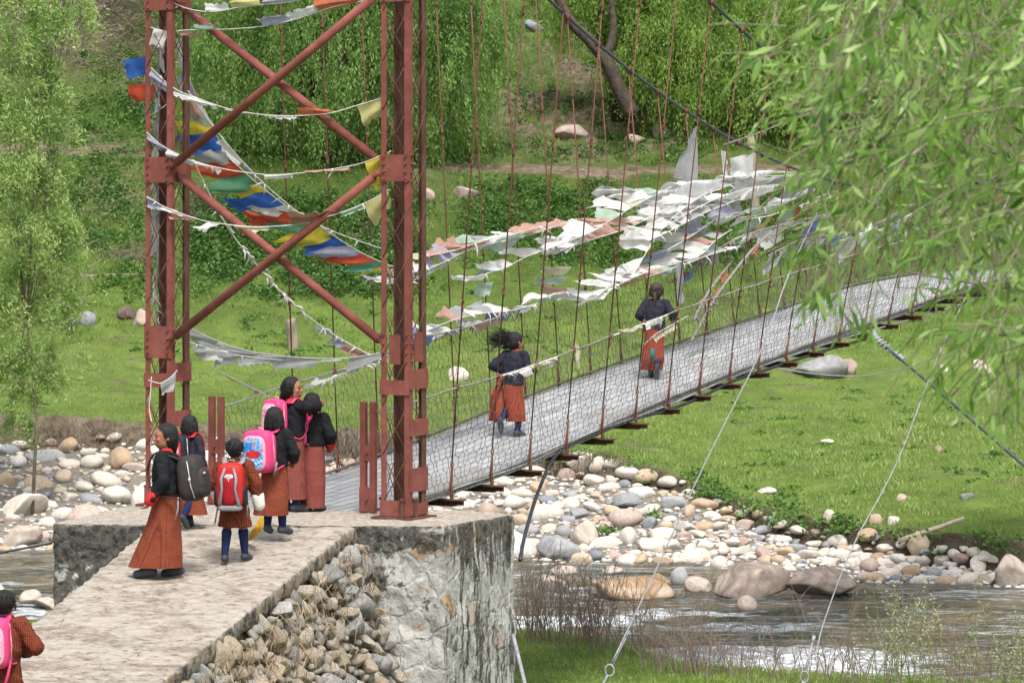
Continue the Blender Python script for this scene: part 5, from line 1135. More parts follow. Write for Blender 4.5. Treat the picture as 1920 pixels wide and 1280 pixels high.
for (pts_, lb) in [([(1296,640,42.6),(1340,560,43.2),(1400,480,44),(1440,440,44.6)], 'orange and grey twisted rag rope rising steeply behind the second runner'), ([(1300,600,42.6),(1330,545,43.2),(1372,490,44)], 'short grey twisted rag rope beside the second runner')]:
    fstring(pts_, [(.3,.42,'or',-6,8),(.55,.65,'g',-8,10),(.7,.8,'or',6,8)], lb, GB, .02, knots=20)
# scraps on the near handrail
def hr(x0, x1, cols, label, n=3):
    """scraps tied along the near handrail between two photo columns"""
    pts_ = []
    for x in np.linspace(x0, x1, 5):
        Y = ydeck(x, -.2); t_ = (Y-32.9)/.8759; q = hook(True, max(t_, 1))[1]; pts_.append(((q.x/q.y)*F+CX, HY+(CZ-q.z)/q.y*F+2, q.y-.03))
    return pts_
fstring(hr(960, 1062, 0, ''), [(.15,.45,'w',16,4,10,6),(.5,.8,'cr',12,-2,8,6),(.8,.95,'w',-6,18)], 'pale rag tied along the near handrail just right of the first runner', GB, .009, knots=10)
fstring(hr(1165, 1262, 0, ''), [(.1,.5,'cr',10,-10,4,4),(.55,.9,'w',10,4,4,6)], 'pale rag tied on the near handrail across the back of the second runner', GB, .009, knots=8)
fstring([(1208,646,40.6),(1230,626,40.6),(1262,608,40.7),(1290,592,40.8)], [(.25,.7,'cr',6,10,4,8)], 'loose cream strip blown against the mesh before the second runner', GB, .006)
lone((1078,640), (8,8), 2, 44, 'tattered cream rag hanging in the far wire mesh between the two runners', 'cr', 39.5)

row([(1240,430,42.4),(1290,400,43),(1350,370,43.7),(1420,350,44.5),(1500,345,45.6)], 12, ['w','w','g','w','lav','w'], -60, 18, 'white flags overlapping the second row in the thick of the cluster', 1, 8)
row([(1215,452,42),(1262,430,42.6),(1320,400,43.3),(1390,372,44.2)], 9, ['w','g','w','w'], -52, -8, 'white and grey flags in the middle of the cluster left of the dark post', 1, 6)
row([(1050,470,40.3),(1100,452,41),(1170,430,41.8),(1230,402,42.5),(1290,372,43.1)], 12, ['w','w','pk','w','g'], -56, -6, 'second steep line of white flags crossing the middle of the cluster', 1, 6)
row([(1210,520,41.8),(1270,500,42.5),(1330,478,43.2),(1390,462,44)], 10, ['w','w','pk','w','g','lg'], -54, 12, 'lower white flags just above the head of the second runner', 1, 6)
row([(800,480,36.8),(850,470,37.5),(905,452,38.3),(960,440,39),(1030,420,40)], 9, ['w','lg','pk','w','cr'], -48, 6, 'broad faded flags blown left beside the right tower leg', 1, 5)
# ---------------------------------------------------------------- people
def m_fab(name, c, c2=None, r=.9, sc=10, b=.5, bd=.02):
    t = NT(name); co = t.coord(); f = t.noise(co, sc, 6, .6, .4); t.col(t.mix(f, c2 or tuple(x*.6 for x in c), tuple(x*1.2 for x in c))); t.bump(f, b, bd); return t.set(r, 0, .2)
SKIN = m_fab('skin', (.30,.14,.085), (.23,.10,.06), .55, 30, .1, .003); HAIR = NT('black_hair'); _f = HAIR.noise(HAIR.coord(scale=(30,30,3)), 3, 5, .7); HAIR.col(HAIR.ramp(_f, [(.35, (.006,.006,.007)), (.7, (.028,.025,.026))])); HAIR.bump(_f, .8, .012); HAIR = HAIR.set(.62, 0, .25)
HAIRB = m_fab('brownish_hair', (.055,.038,.032), None, .6, 30, .6, .01)
JK = m_fab('black_jacket', (.011,.012,.015), (.005,.005,.007), .8, 9, .8, .03); JN = m_fab('navy_black_jacket', (.022,.022,.035), (.011,.011,.019), .8, 9, .8, .03)
KI = m_check('brown_check_kira', (.235,.058,.030), (.13,.033,.018), 72); KO = m_fab('orange_brown_kira', (.27,.05,.026), (.15,.028,.015), .85, 8, .6, .03); KM = m_check('muted_rose_kira', (.225,.063,.050), (.14,.042,.032), 76); KG = m_check('check_gho', (.23,.052,.025), (.06,.016,.010), 72, .28); KR = m_fab('rose_brown_kira', (.22,.058,.045), (.13,.033,.026), .85, 8, .6, .03)
SOCK = m_fab('navy_socks', (.015,.022,.075), None, .9, 20); SHOE = m_fab('dark_grey_shoes', (.05,.055,.065), (.03,.033,.04), .55, 15, .2); SOLE = m_simple('shoe_sole', (.12,.12,.12), (.07,.07,.07), 10, .8); RED = m_fab('red_undershirt', (.55,.025,.03), None, .8); WHC = m_fab('white_cuff_cloth', (.70,.69,.66), (.55,.54,.52), .85); DARKIN = m_simple('skirt_inside_shade', (.02,.02,.028), None, 8, .9)
EYE = m_simple('dark_eye', (.02,.012,.01), None, 8, .3); LIP = m_simple('lips', (.36,.11,.09), None, 8, .5); TEAL = m_fab('teal_lining', (.02,.20,.19), None)
def fold(a, s): return .55*math.cos(2*a+.8-s*1.2)+.42*math.cos(5*a+1+s*2.2)*(.5+.5*math.cos(a+1))+.05*math.cos(9*a+2.1+s*5)+.25*math.cos(3*a+.6)
def base_pose(w=1.0):
    return dict(neck=V(0,.0,.835), head=V(0,.012,.925), sh=[V(-.105*w,0,.795), V(.105*w,0,.795)], el=[V(-.150,-.015,.635), V(.150,-.015,.635)], wr=[V(-.155,.035,.495), V(.155,.035,.495)],
                hip=[V(-.05,0,.50), V(.05,0,.50)], kn=[V(-.055,.01,.27), V(.055,.01,.27)], an=[V(-.055,-.01,.045), V(.055,-.01,.045)], toe=[V(-.065,.085,.018), V(.065,.085,.018)], turn=0.0, hand=[0, 0])
def rotz(v, a, c=V(0,0,0)): return c + Matrix.Rotation(a, 3, 'Z') @ (v-c)
def hand_into(mb, wr, el, H, side, turn=0):
    """palm, four curled fingers of different length and a thumb from its side"""
    d = (wr-el).normalized(); s = d.cross(V(0,1,0)); s = s.normalized() if s.length > .1 else V(1,0,0); s = Matrix.Rotation(turn, 3, d) @ s; n = d.cross(s)
    L = .105*H; pc = wr+d*L*.28; mb.cap(wr, .0155*H, wr+d*L*.42, .0185*H, 8)
    for k, (o, l) in enumerate(((-.021, .40), (-.007, .46), (.007, .43), (.020, .33))):
        a = wr+d*L*.45+s*o*H; b = a+(d*.8+n*.25*side)*(L*l*.55); c = b+(d*.55+n*.75*side)*(L*l*.5); mb.cap(a, .0066*H, b, .0060*H, 7); mb.cap(b, .0060*H, c, .0050*H, 7)
    a = wr+d*L*.12-s*.016*H*side; b = a+(d*.6-s*.65*side+n*.2*side).normalized()*L*.32; mb.cap(a, .0072*H, b, .0064*H, 7); mb.cap(b, .0064*H, b+(d*.9-s*.15*side).normalized()*L*.24, .0052*H, 7)
def person(label, pos, fwd, H, pose, spec):
    rz = math.atan2(-fwd[0], fwd[1]); root = empty('person', tuple(pos), rz, label, 'person')
    p = pose; S = lambda v: v*H
    # one continuous body
    m = MB(); hd = p['head']; nk = p['neck']; pel = (p['hip'][0]+p['hip'][1])/2; tn = p['turn']
    hr_ = Matrix.Rotation(tn, 3, 'Z'); hp = lambda x, y, z: S(hd + hr_ @ V(x, y, z))
    K_ = 1.04
    hp = lambda x, y, z: S(hd + V(0,0,-.008) + hr_ @ (V(x, y, z)*K_))
    m.ell(hp(0, -.004, .012), (.062*H, .071*H, .072*H), 20, 14, hr_); m.ell(hp(0, .012, -.026), (.051*H, .056*H, .055*H), 16, 12, hr_); m.cap(hp(0, .030, -.052), .020*H, hp(0, .034, -.050), .020*H)
    m.cap(hp(0, .062, .004), .008*H, hp(0, .071, -.014), .012*H, 8); m.ell(hp(-.026, .046, -.012), .019*H, 10, 8); m.ell(hp(.026, .046, -.012), .019*H, 10, 8); m.cap(hp(-.026, .053, .018), .009*H, hp(.026, .053, .018), .009*H, 8)
    m.cap(hp(-.010, .061, -.036), .008*H, hp(.010, .061, -.036), .008*H, 8)
    for s in (-1, 1): m.ell(hp(s*.059, -.006, -.004), (.007*H, .014*H, .019*H), 8, 8, hr_)
    m.cap(S(nk-V(0,0,.03)), .031*H, S(hd-V(0,.008,.05)), .029*H)
    chst = pel.lerp(nk, .62); m.cap(S(pel), .060*H, S(chst), .058*H, 16)
    for i, s in ((0, -1), (1, 1)):
        m.cap(S(nk-V(0,0,.03)), .029*H, S(p['sh'][i]), .032*H); m.cap(S(p['sh'][i]), .032*H, S(p['el'][i]), .026*H); m.cap(S(p['el'][i]), .027*H, S(p['wr'][i]), .017*H); hand_into(m, S(p['wr'][i]), S(p['el'][i]), H, s, p['hand'][i])
        m.cap(S(p['hip'][i]), .050*H, S(p['kn'][i]), .036*H); m.cap(S(p['kn'][i]), .036*H, S(p['an'][i]), .024*H); m.cap(S(p['an'][i]), .024*H, S(p['toe'][i]), .018*H)
    m.blob('body', SKIN, .0068*H/1.3, root, 2)
    if spec.get('face'):
        for s in (-1, 1): MB().cap(hp(s*.022-.008, .0615, .004), .0042*H, hp(s*.022+.008, .0600, .004), .0038*H, 8).build('eye', EYE, root); MB().cap(hp(s*.022-.014, .063, .021), .0022*H, hp(s*.022+.013, .060, .021), .002*H, 6).build('eyebrow', HAIR, root)
        MB().cap(hp(-.013, .0675, -.037), .0042*H, hp(.013, .0675, -.037), .0042*H, 8).build('mouth', LIP, root)
    # hair
    m = MB(); hs = spec['hair']; hm = HAIRB if spec.get('hairb') else HAIR
    m.ell(hp(0, -.016, .020), (.071*H, .075*H, .076*H), 20, 14, hr_)
    if hs in ('bob', 'tail', 'fly', 'long', 'back'): m.ell(hp(0, -.030, -.005), (.071*H, .059*H, .076*H), 16, 12, hr_)
    if hs == 'bob':
        for a in np.linspace(-2.0, 2.0, 13): q = hp(math.sin(a)*.058, -.016-math.cos(a)*.052, .01); m.cap(q, .020*H, q+V(0,0,-.068*H)+(hr_ @ V(math.sin(a)*.012, -math.cos(a)*.008, 0))*H, .013*H, 8)
    if hs == 'back': m.cap(hp(0, -.06, -.035), .034*H, hp(0, -.062, -.085), .020*H); m.cap(hp(-.03, -.04, -.03), .028*H, hp(-.01, -.055, -.075), .018*H); m.cap(hp(.03, -.04, -.03), .028*H, hp(.01, -.055, -.075), .018*H)
    if hs == 'long':
        for a in np.linspace(-2.2, 2.2, 15): q = hp(math.sin(a)*.056, -.018-math.cos(a)*.046, .0); m.cap(q, .020*H, q+V(0,0,-.09*H)+(hr_ @ V(-math.sin(a)*.02, math.cos(a)*.006, 0))*H, .010*H, 8)
    if hs == 'tail':
        m.cap(hp(0, -.075, -.030), .024*H, hp(0, -.088, -.075), .022*H); m.cap(hp(0, -.088, -.075), .022*H, hp(.0, -.085, -.135), .010*H); m.cap(hp(.012, -.085, -.07), .014*H, hp(-.02, -.095, -.13), .008*H)
    if hs == 'fly':
        for q0, q1, ra, rb in (((-.02,-.05,.01),(-.10,-.07,.02),.045,.022),((-.01,-.06,-.03),(-.085,-.08,-.055),.04,.02),((0,-.04,-.04),(.0,-.05,-.095),.038,.02),((-.03,-.05,.03),(-.12,-.06,.06),.03,.01)): m.cap(hp(*q0), ra*H, hp(*q1), rb*H, 9)
    if hs == 'short': m.ell(hp(0, -.028, -.018), (.055*H, .046*H, .046*H), 14, 10, hr_)
    o = m.blob('hair', hm, .0066*H/1.3, root, 1, disp=lambda c: fbm(c[:,0]*60+c[:,1]*40, c[:,2]*9, 3, 3)*.0055)
    if hs in ('bob', 'long', 'tail', 'short'):
        r = np.random.default_rng(int(H*1000)); m2 = MB()
        for k in range(120 if hs != 'short' else 60):
            a_ = r.uniform(-2.3, 2.3); zt = r.uniform(-.02, .05) if hs != 'short' else r.uniform(-.03, .075); q = hp(math.sin(a_)*.066, -.018-math.cos(a_)*.062, zt); L = (.085 if hs in ('bob', 'long') else .045)*H*r.uniform(.7, 1.25)*(.45 if hs == 'short' else 1)
            if hs in ('bob', 'long'): q = hp(math.sin(a_)*.068, -.018-math.cos(a_)*.062, r.uniform(-.035, .03))
            ou = (hr_ @ V(math.sin(a_), -math.cos(a_), 0))*H; e = q+V(0,0,-L)+ou*r.uniform(-.010, .006); m2.tube([q, q.lerp(e, .5)+ou*.010, e], [.0048, .004, .0008], 4, False)
        o2 = m2.build('strands', hm, None); o2.parent = o
    if hs == 'fly':
        r = np.random.default_rng(5); m2 = MB()
        for k in range(190):
            a = hp(r.uniform(-.05, .02), -.05+r.uniform(-.02, .03), r.uniform(-.03, .07)); L = r.uniform(.12, .27)*H; dx = V(-1, -.25+r.normal()*.2, r.uniform(-.35, .6)).normalized(); b = a+dx*L*.5+V(0,0,r.uniform(-.01, .02)); c = b+(dx+V(0,0,r.uniform(-.8, .2))).normalized()*L*.6
            m2.tube([a, b, c], [.006, .0035, .0008], 5)
        o2 = m2.build('strands', hm, None); o2.parent = o
        for k in range(14):
            a = hp(r.uniform(-.04, .02), -.055, r.uniform(-.05, 0)); m3 = m2
    # skirt or gho
    g = spec['garment']
    if g == 'kira':
        m = MB(); K = spec['rings']; rings = [(x*H, y*H, z*H, rx*H, ry*H, f) for (x, y, z, rx, ry, f) in K]; n = len(rings); fine = []
        for i in range(n-1):
            for q in range(5): s = q/5; fine.append(tuple(rings[i][j]*(1-s)+rings[i+1][j]*s for j in range(6)))
        fine.append(rings[-1]); b0 = fine[0]; inner = (b0[0], b0[1], b0[2]+.02, b0[3]*.93, b0[4]*.93, b0[5])
        m.loft(fine, 64, (False, True), fold); sk = m.build('skirt', spec['kmat'], root)
        m = MB(); m.loft([inner, (fine[4][0], fine[4][1], fine[4][2], fine[4][3]*.92, fine[4][4]*.92, fine[4][5])], 64, (False, True), fold); o = m.build('hem_shade', DARKIN, sk)  # dark cap above the hem, painting the shade inside the skirt
        if spec.get('extra'): spec['extra'](root, H)
    m = MB(); jm = spec['jmat']; hem = spec.get('hem', .545); sw = spec.get('sleeve', .043)
    ax = pel.lerp(nk, .1)
    tor = lambda s, rx, ry: ((lambda c: (c.x*H, c.y*H, c.z*H, rx*H, ry*H))(pel.lerp(nk, s)))
    if g == 'gho':
        R_ = [(pel.x*H+.0, pel.y*H, .285*H, .145*H, .115*H), (pel.x*H, pel.y*H, .38*H, .128*H, .105*H), (pel.x*H, pel.y*H, .50*H, .108*H, .088*H), (0, 0, .565*H, .100*H, .082*H), (0, 0, .62*H, .122*H, .100*H), (0, 0, .72*H, .122*H, .092*H), (0, 0, .79*H, .095*H, .065*H), (0, 0, .825*H, .045*H, .040*H)]
    else:
        c = pel.lerp(nk, (hem-pel.z)/(nk.z-pel.z)); fl = spec.get('flare', 0)
        R_ = [(c.x*H, c.y*H, hem*H, (.112+fl)*H, (.088+fl)*H), tor(.35, .112, .088), tor(.6, .120, .090), tor(.80, .112, .078), tor(.92, .075, .056), tor(1.0, .040, .038)]
    m.loft(R_, 32)
    for i in (0, 1):
        m.cap(S(nk.lerp(p['sh'][i], .35)-V(0,0,.022)), .038*H, S(p['sh'][i]-V(0,0,.006)), (sw+.001)*H); m.cap(S(p['sh'][i]-V(0,0,.006)), (sw+.001)*H, S(p['el'][i]), sw*H); e = p['wr'][i].lerp(p['el'][i], .12); m.cap(S(p['el'][i]), sw*H, S(e), sw*.82*H)
    jn = 'gho' if g == 'gho' else 'jacket'
    m.blob(jn, jm, .010*H/1.3, root, 3, disp=lambda c: fbm(c[:,0]*14+c[:,2]*5, c[:,2]*16+c[:,1]*9, 8, 3)*.015)
    m = MB(); q = nk+V(0,0,.0); m.loft([(q.x*H, q.y*H, (q.z-.022)*H, .052*H, .048*H), (q.x*H, (q.y+.002)*H, (q.z+.012)*H, .040*H, .038*H), (q.x*H, (q.y+.002)*H, (q.z+.012)*H, .034*H, .032*H), (q.x*H, q.y*H, (q.z-.022)*H, .034*H, .032*H)], 20, (False, False)); m.build('collar', spec.get('collar', RED), root)
    if spec.get('cuff'):
        for i in spec.get('cuffs', (0, 1)):
            a = p['wr'][i].lerp(p['el'][i], .40 if spec.get('bigcuff') else .26); b = p['wr'][i].lerp(p['el'][i], -.04); w_ = sw*1.0 if spec.get('bigcuff') else sw*.9; m = MB(); m.cap(S(a), w_*H*.98, S(b), w_*H*.9, 14); m.build('cuff', spec['cuff'], root)
    for i in (0, 1):
        m = MB(); a, t_ = p['an'][i], p['toe'][i]; d = (t_-a); d2 = V(d.x, d.y, d.z).normalized(); hl = a-d2*.022+V(0,0,-.014) if t_.z < .03 and a.z < .06 else a-d2*.016-V(0,0,.008)
        m.cap(S(hl), .030*H, S(t_), .027*H, 14); m.cap(S(a), .031*H, S(a.lerp(t_, .55)), .031*H, 12)
        sh = m.blob('shoe', SHOE, .008, root, 2)
        if True: MB().cap(S(a-V(0,0,.0)), .027*H, S(p['kn'][i].lerp(a, .12)), .043*H, 14).build('sock', SOCK, root)
    return root

def superbox(c, r, e=.45, taper=0, src=None):
    d = ICO4 if src is None else src; q = np.sign(d)*np.abs(d)**e; q /= np.max(np.abs(np.sign(d)*np.abs(d)**e), axis=1, keepdims=True)**.0
    mx = (np.abs(d)**(2/e)).sum(1)**(e/2); q = d/ mx[:, None]
    q = q*np.array(r); q[:, 0] *= 1-taper*(q[:, 2]/r[2]+1)*.5; q[:, 1] *= 1-taper*.8*(q[:, 2]/r[2]+1)*.5
    return q+np.array(c[:])
def sb(mb, c, r, e=.45, taper=0): q = superbox(c, r, e, taper); return mb.add(q.tolist(), ICO4F.tolist())
def m_panel(name, kind):
    t = NT(name); co = t.coord(); sp = t.n('ShaderNodeSeparateXYZ'); t.l(co, sp.inputs[0]); X, Z_ = sp.outputs[0], sp.outputs[2]
    if kind == 'blue':
        f = t.noise(co, 13, 4, .6, 1); c = t.ramp(f, [(.36, (.02,.08,.35)), (.47, (.05,.25,.60)), (.55, (.25,.45,.72)), (.62, (.55,.15,.07)), (.68, (.08,.03,.12))])
        a = t.math('ADD', t.math('FLOOR', t.math('MULTIPLY', X, 34)), t.math('FLOOR', t.math('MULTIPLY', t.math('ADD', Z_, t.math('MULTIPLY', X, .4)), 40))); ck = t.math('ABSOLUTE', t.math('MODULO', a, 2)); low = t.math('LESS_THAN', Z_, -.062)
        c = t.mix(low, c, t.mix(ck, (.05,.25,.62), (.50,.62,.75)))
        # a plain red rounded shape on the picture
        ex = t.math('ADD', t.math('POWER', t.math('DIVIDE', t.math('SUBTRACT', X, .01), .085), 2), t.math('POWER', t.math('DIVIDE', t.math('ADD', Z_, .022), .038), 2)); c = t.mix(t.math('LESS_THAN', ex, 1), c, t.mix(t.ramp(t.noise(co, 20, 3), [(.45, 0.), (.6, 1.)]), (.60,.02,.02), (.40,.015,.02)))
    else:
        f = t.noise(co, 20 if kind == 'pink' else 15, 5, .6, 1.2); c = t.ramp(f, [(.36, (.70,.62,.66)), (.45, (.62,.10,.25)), (.52, (.72,.40,.48)), (.58, (.35,.42,.62)), (.64, (.75,.72,.68)), (.70, (.30,.42,.22))] if kind == 'multi' else [(.40, (.72,.70,.72)), (.5, (.70,.16,.32)), (.57, (.74,.50,.58)), (.66, (.15,.14,.2))])
    t.col(c); return t.set(.4, 0, .5)
PK = m_fab('pink_nylon', (.60,.055,.17), (.48,.035,.12), .5, 8, .15); PKL = m_fab('light_pink_trim', (.78,.35,.45), None, .5); GRB = m_fab('dark_brown_grey_nylon', (.040,.033,.034), (.022,.019,.02), .65, 6, .7, .03); RDN = m_fab('red_nylon', (.45,.025,.02), (.33,.012,.012), .5, 8, .2); RDD = m_fab('crimson_mesh', (.33,.01,.02), None, .6); GRY = m_fab('grey_trim', (.24,.24,.26), None, .7); BLK = m_fab('black_nylon', (.02,.02,.025), None, .6); ZIP = m_simple('zip_silver', (.55,.55,.55), (.35,.35,.35), 30, .4)
def backpack(label, pos, fwd, H, off, dim, kind, tilt=0.0, strap=None, yaw=0.0):
    """worn pack: off = centre in the wearer's unit frame; dim = half sizes in metres"""
    rz = math.atan2(-fwd[0], fwd[1]); R = Matrix.Rotation(rz, 3, 'Z'); c = pos + R @ (V(*off)*H)
    root = empty('backpack', tuple(c), rz+yaw, label, 'backpack'); root.rotation_euler.x = tilt; w, d, h = dim
    mats = {'grey': (GRB, GRB, BLK), 'red': (RDN, RDD, GRY), 'car': (PK, m_panel('blue_picture_panel', 'blue'), PKL), 'multi': (PK, m_panel('colourful_print', 'multi'), PKL), 'white': (BLK, m_panel('pink_white_print', 'pink'), RED), 'pink': (PK, m_panel('pale_print', 'pink'), PKL)}[kind]
    m = MB(); sb(m, V(0,0,0), (w, d, h), .42 if kind != 'grey' else .62, .10 if kind in ('red', 'grey') else .05); bd_ = m.build('main_bag', mats[0], root)
    if kind == 'red':
        m = MB(); sb(m, V(0, -d*.80, -h*.18), (w*.52, d*.55, h*.66), .6, .1); m.build('front_pocket', mats[1], root)
        for s in (-1, 1):
            m = MB(); m.tube([V(s*w*.30, -d*.80, h*.80), V(s*w*.52, -d*1.16, h*.35), V(s*w*.46, -d*1.30, -h*.1), V(s*w*.66, -d*1.05, -h*.75), V(s*w*.7, -d*.7, -h*.95)], [.010, .017, .013, .02, .016], 8); m.build('trim', GRY, root)
            m = MB(); sb(m, V(s*w*.98, 0, -h*.45), (w*.16, d*.7, h*.45), .6); m.build('side_pocket', BLK, root)
        m = MB(); sb(m, V(0, -d*.35, -h*.93), (w*.86, d*.95, h*.13), .5); m.build('base', GRY, root)
        m = MB(); m.tube([V(-w*.3, -d*1.12, h*.42), V(0, -d*1.2, h*.36), V(w*.3, -d*1.12, h*.42)], .006, 6); m.tube([V(0,-d*1.22,h*.35), V(0,-d*1.24,h*.1)], .005, 5); m.build('zip', ZIP, root)
        m = MB(); sb(m, V(0, -d*1.02, h*.42), (w*.30, .012, h*.12), .6); m.build('badge', ZIP, root)
    elif kind == 'grey':
        m = MB(); sb(m, V(0, -d*.62, -h*.22), (w*.86, d*.62, h*.66), .6, .1); m.build('front_pocket', GRB, root)
        m = MB(); m.tube([V(w*.93, -d*.1, h*.75), V(w*1.02, -d*.2, h*.2), V(w*1.03, -d*.25, -h*.3), V(w*.85, -d*.4, -h*.85)], .005, 6); m.tube([V(-w*.93, -d*.1, h*.75), V(-w*1.0, -d*.2, h*.2), V(-w*1.02, -d*.25, -h*.3), V(-w*.85, -d*.4, -h*.85)], .005, 6); m.build('zip', ZIP, root)
        m = MB(); m.box(V(-w*1.02, -d*.2, -h*.05), (.012, .02, .035)); m.box(V(-w*.5, -d*1.16, h*.18), (.05, .01, .02)); m.build('zip_pull', ZIP, root)
    else:
        m = MB(); sb(m, V(0, -d*.92, -h*.06), (w*.84, d*.24, h*.82), .5, .08); m.build('front_rim', mats[2], root)
        m = MB(); sb(m, V(0, -d*1.04, -h*.06), (w*.75, d*.22, h*.74), .5, .08); m.build('picture_panel', mats[1], root)
        m = MB()
        for s in (-1, 1): m.tube([V(s*w*1.0, d*.1, -h*.7), V(s*w*1.01, d*.1, 0), V(s*w*.9, d*.1, h*.75), V(0, d*.1, h*1.0)], .005, 5)
        m.build('zip', PKL if kind != 'white' else ZIP, root)
    m = MB(); m.tube([V(-.03, d*.3, h*.96), V(-.022, d*.25, h*1.10), V(.022, d*.25, h*1.10), V(.03, d*.3, h*.96)], .008, 7); m.build('handle', mats[2] if kind != 'grey' else BLK, root)
    sm_ = strap or mats[0]; sx = .072*H; bz = .80*H-off[2]*H; by = -off[1]*H
    for s in (-1, 1):
        # ribbon over the shoulder, down the chest and back under the arm
        pts_ = [V(s*.045, d*.7, h*.86), V(s*sx, by-.052*H, bz+.018*H), V(s*sx*1.02, by-.01*H, bz+.050*H), V(s*sx, by+.06*H, bz+.02*H), V(s*sx*1.1, by+.098*H, bz-.08*H), V(s*sx*1.5, by+.07*H, bz-.19*H), V(s*.125*H, by-.02*H, bz-.25*H), V(s*w*.9, d*.5, -h*.85)]
        path = []
        for i in range(len(pts_)-1):
            a = pts_[max(i-1,0)]; b = pts_[i]; c_ = pts_[i+1]; dd = pts_[min(i+2, len(pts_)-1)]
            for k in range(4): u = k/4; path.append(.5*((2*b)+(c_-a)*u+(2*a-5*b+4*c_-dd)*u*u+(3*b-a-3*c_+dd)*u**3))
        path.append(pts_[-1]); m = MB(); vs = []
        for i, q in enumerate(path):
            tg = (path[min(i+1, len(path)-1)]-path[max(i-1, 0)]).normalized(); wv = V(1,0,0)-tg*tg.x; wv.normalize(); nv_ = tg.cross(wv); hw = .024 if i < 16 else .011
            vs += [q+wv*hw+nv_*.005, q-wv*hw+nv_*.005, q-wv*hw-nv_*.005, q+wv*hw-nv_*.005]
        m.add(vs, [(i*4+k, i*4+(k+1)%4, (i+1)*4+(k+1)%4, (i+1)*4+k) for i in range(len(path)-1) for k in range(4)]); m.build('strap', sm_, root)
    return root
def tailstrap(root, a, b, mat, w=.012):
    m = MB(); m.tube([V(*a), (V(*a)+V(*b))/2+V(.01, -.01, 0), V(*b)], w, 6); m.build('loose_strap', mat, root)
def on_ramp(x, y):
    for Y in np.arange(22, 31.9, .01):
        p = P(x, y, Y)
        if p.z <= rz_(Y): return p
    return top_at(x, y)
RG = lambda dx=0, dy=0, flare=.135, top=.60, f=.09, hem=.07: [(dx, dy, hem, flare, flare*.86, f), (dx*.75, dy*.7, .2, flare*.92, flare*.80, f*.9), (dx*.4, dy*.35, .36, .108, .095, f*.55), (0, 0, .48, .104, .088, .03), (0, 0, top, .096, .080, .0)]
# 1 left girl, grey backpack, facing left
p = base_pose(); p['turn'] = .62; p['el'][0] = V(-.145,-.03,.64); p['wr'][0] = V(-.150,.06,.515); p['wr'][1] = V(.14,.09,.51); p['an'] = [V(-.04,.10,.045), V(.05,-.06,.045)]; p['toe'] = [V(-.045,.19,.018), V(.055,.03,.018)]; p['kn'] = [V(-.045,.09,.27), V(.05,-.02,.27)]
g1 = on_ramp(312, 1081); f1 = (-.93, .20)
person('girl in black jacket and long brown skirt facing left with a grey backpack', g1, f1, 1.40, p, dict(face=1, hair='back', garment='kira', kmat=KI, jmat=JK, cuff=RED, hem=.55, flare=.012, sleeve=.044,
    rings=[(0,.075,.065,.115,.185,.07), (0,.045,.2,.110,.155,.08), (0,.015,.36,.105,.115,.06), (0,0,.48,.104,.092,.02), (0,0,.60,.096,.08,0)]))
bp = backpack('dark brown grey backpack with silver zips on the girl facing left', g1, f1, 1.40, (0,-.175,.655), (.155,.13,.215), 'grey', -.10)
tailstrap(bp, (-.15, .10, -.16), (-.17, .14, -.36), GRY, .009)
# 2 child behind, pink white bag
p = base_pose(); p['kn'][1] = V(.055,-.03,.27); p['an'][1] = V(.055,-.15,.10); p['toe'][1] = V(.06,-.10,.02); p['an'][0] = V(-.05,.06,.045)
g2 = top_at(356, 988); f2 = (.62, .80)
person('child with black bob and navy jacket half hidden behind the girl facing left', g2, f2, 1.10, p, dict(hair='bob', garment='kira', kmat=KI, jmat=JN, cuff=RED, hem=.5,
    rings=[(.02,.02,.12,.15,.13,.12), (.01,.01,.24,.125,.11,.09), (0,0,.38,.108,.095,.05), (0,0,.48,.104,.088,.03), (0,0,.60,.096,.08,0)]))
backpack('pink and white printed backpack with red edges on the half hidden child', g2, f2, 1.10, (0,-.16,.69), (.13,.075,.17), 'white', 0, RED)
# 3 boy in gho
p = base_pose(); p['el'] = [V(-.165,-.01,.64), V(.175,.0,.64)]; p['wr'] = [V(-.150,.05,.53), V(.195,.04,.47)]; p['sh'] = [V(-.112,0,.79), V(.112,0,.79)]; p['an'] = [V(-.065,-.10,.045), V(.075,.06,.045)]; p['toe'] = [V(-.07,-.01,.018), V(.10,.145,.018)]; p['kn'] = [V(-.058,-.03,.27), V(.062,.04,.27)]; p['head'] = V(.0,.01,.925)
g3 = on_ramp(440, 1052); f3 = (.10, 1)
person('boy in checked knee length robe and navy socks carrying a red backpack', g3, f3, 1.145, p, dict(hair='short', garment='gho', jmat=KG, cuff=WHC, bigcuff=1, collar=KG, sleeve=.056))
bp = backpack('red and grey sports backpack worn by the boy in the checked robe', g3, f3, 1.145, (0,-.165,.635), (.135,.10,.215), 'red', .02, GRY)
tailstrap(bp, (-.13, .03, -.12), (-.165, .06, -.36), GRY, .008); tailstrap(bp, (.13, .03, -.12), (.15, .04, -.30), GRY, .008)
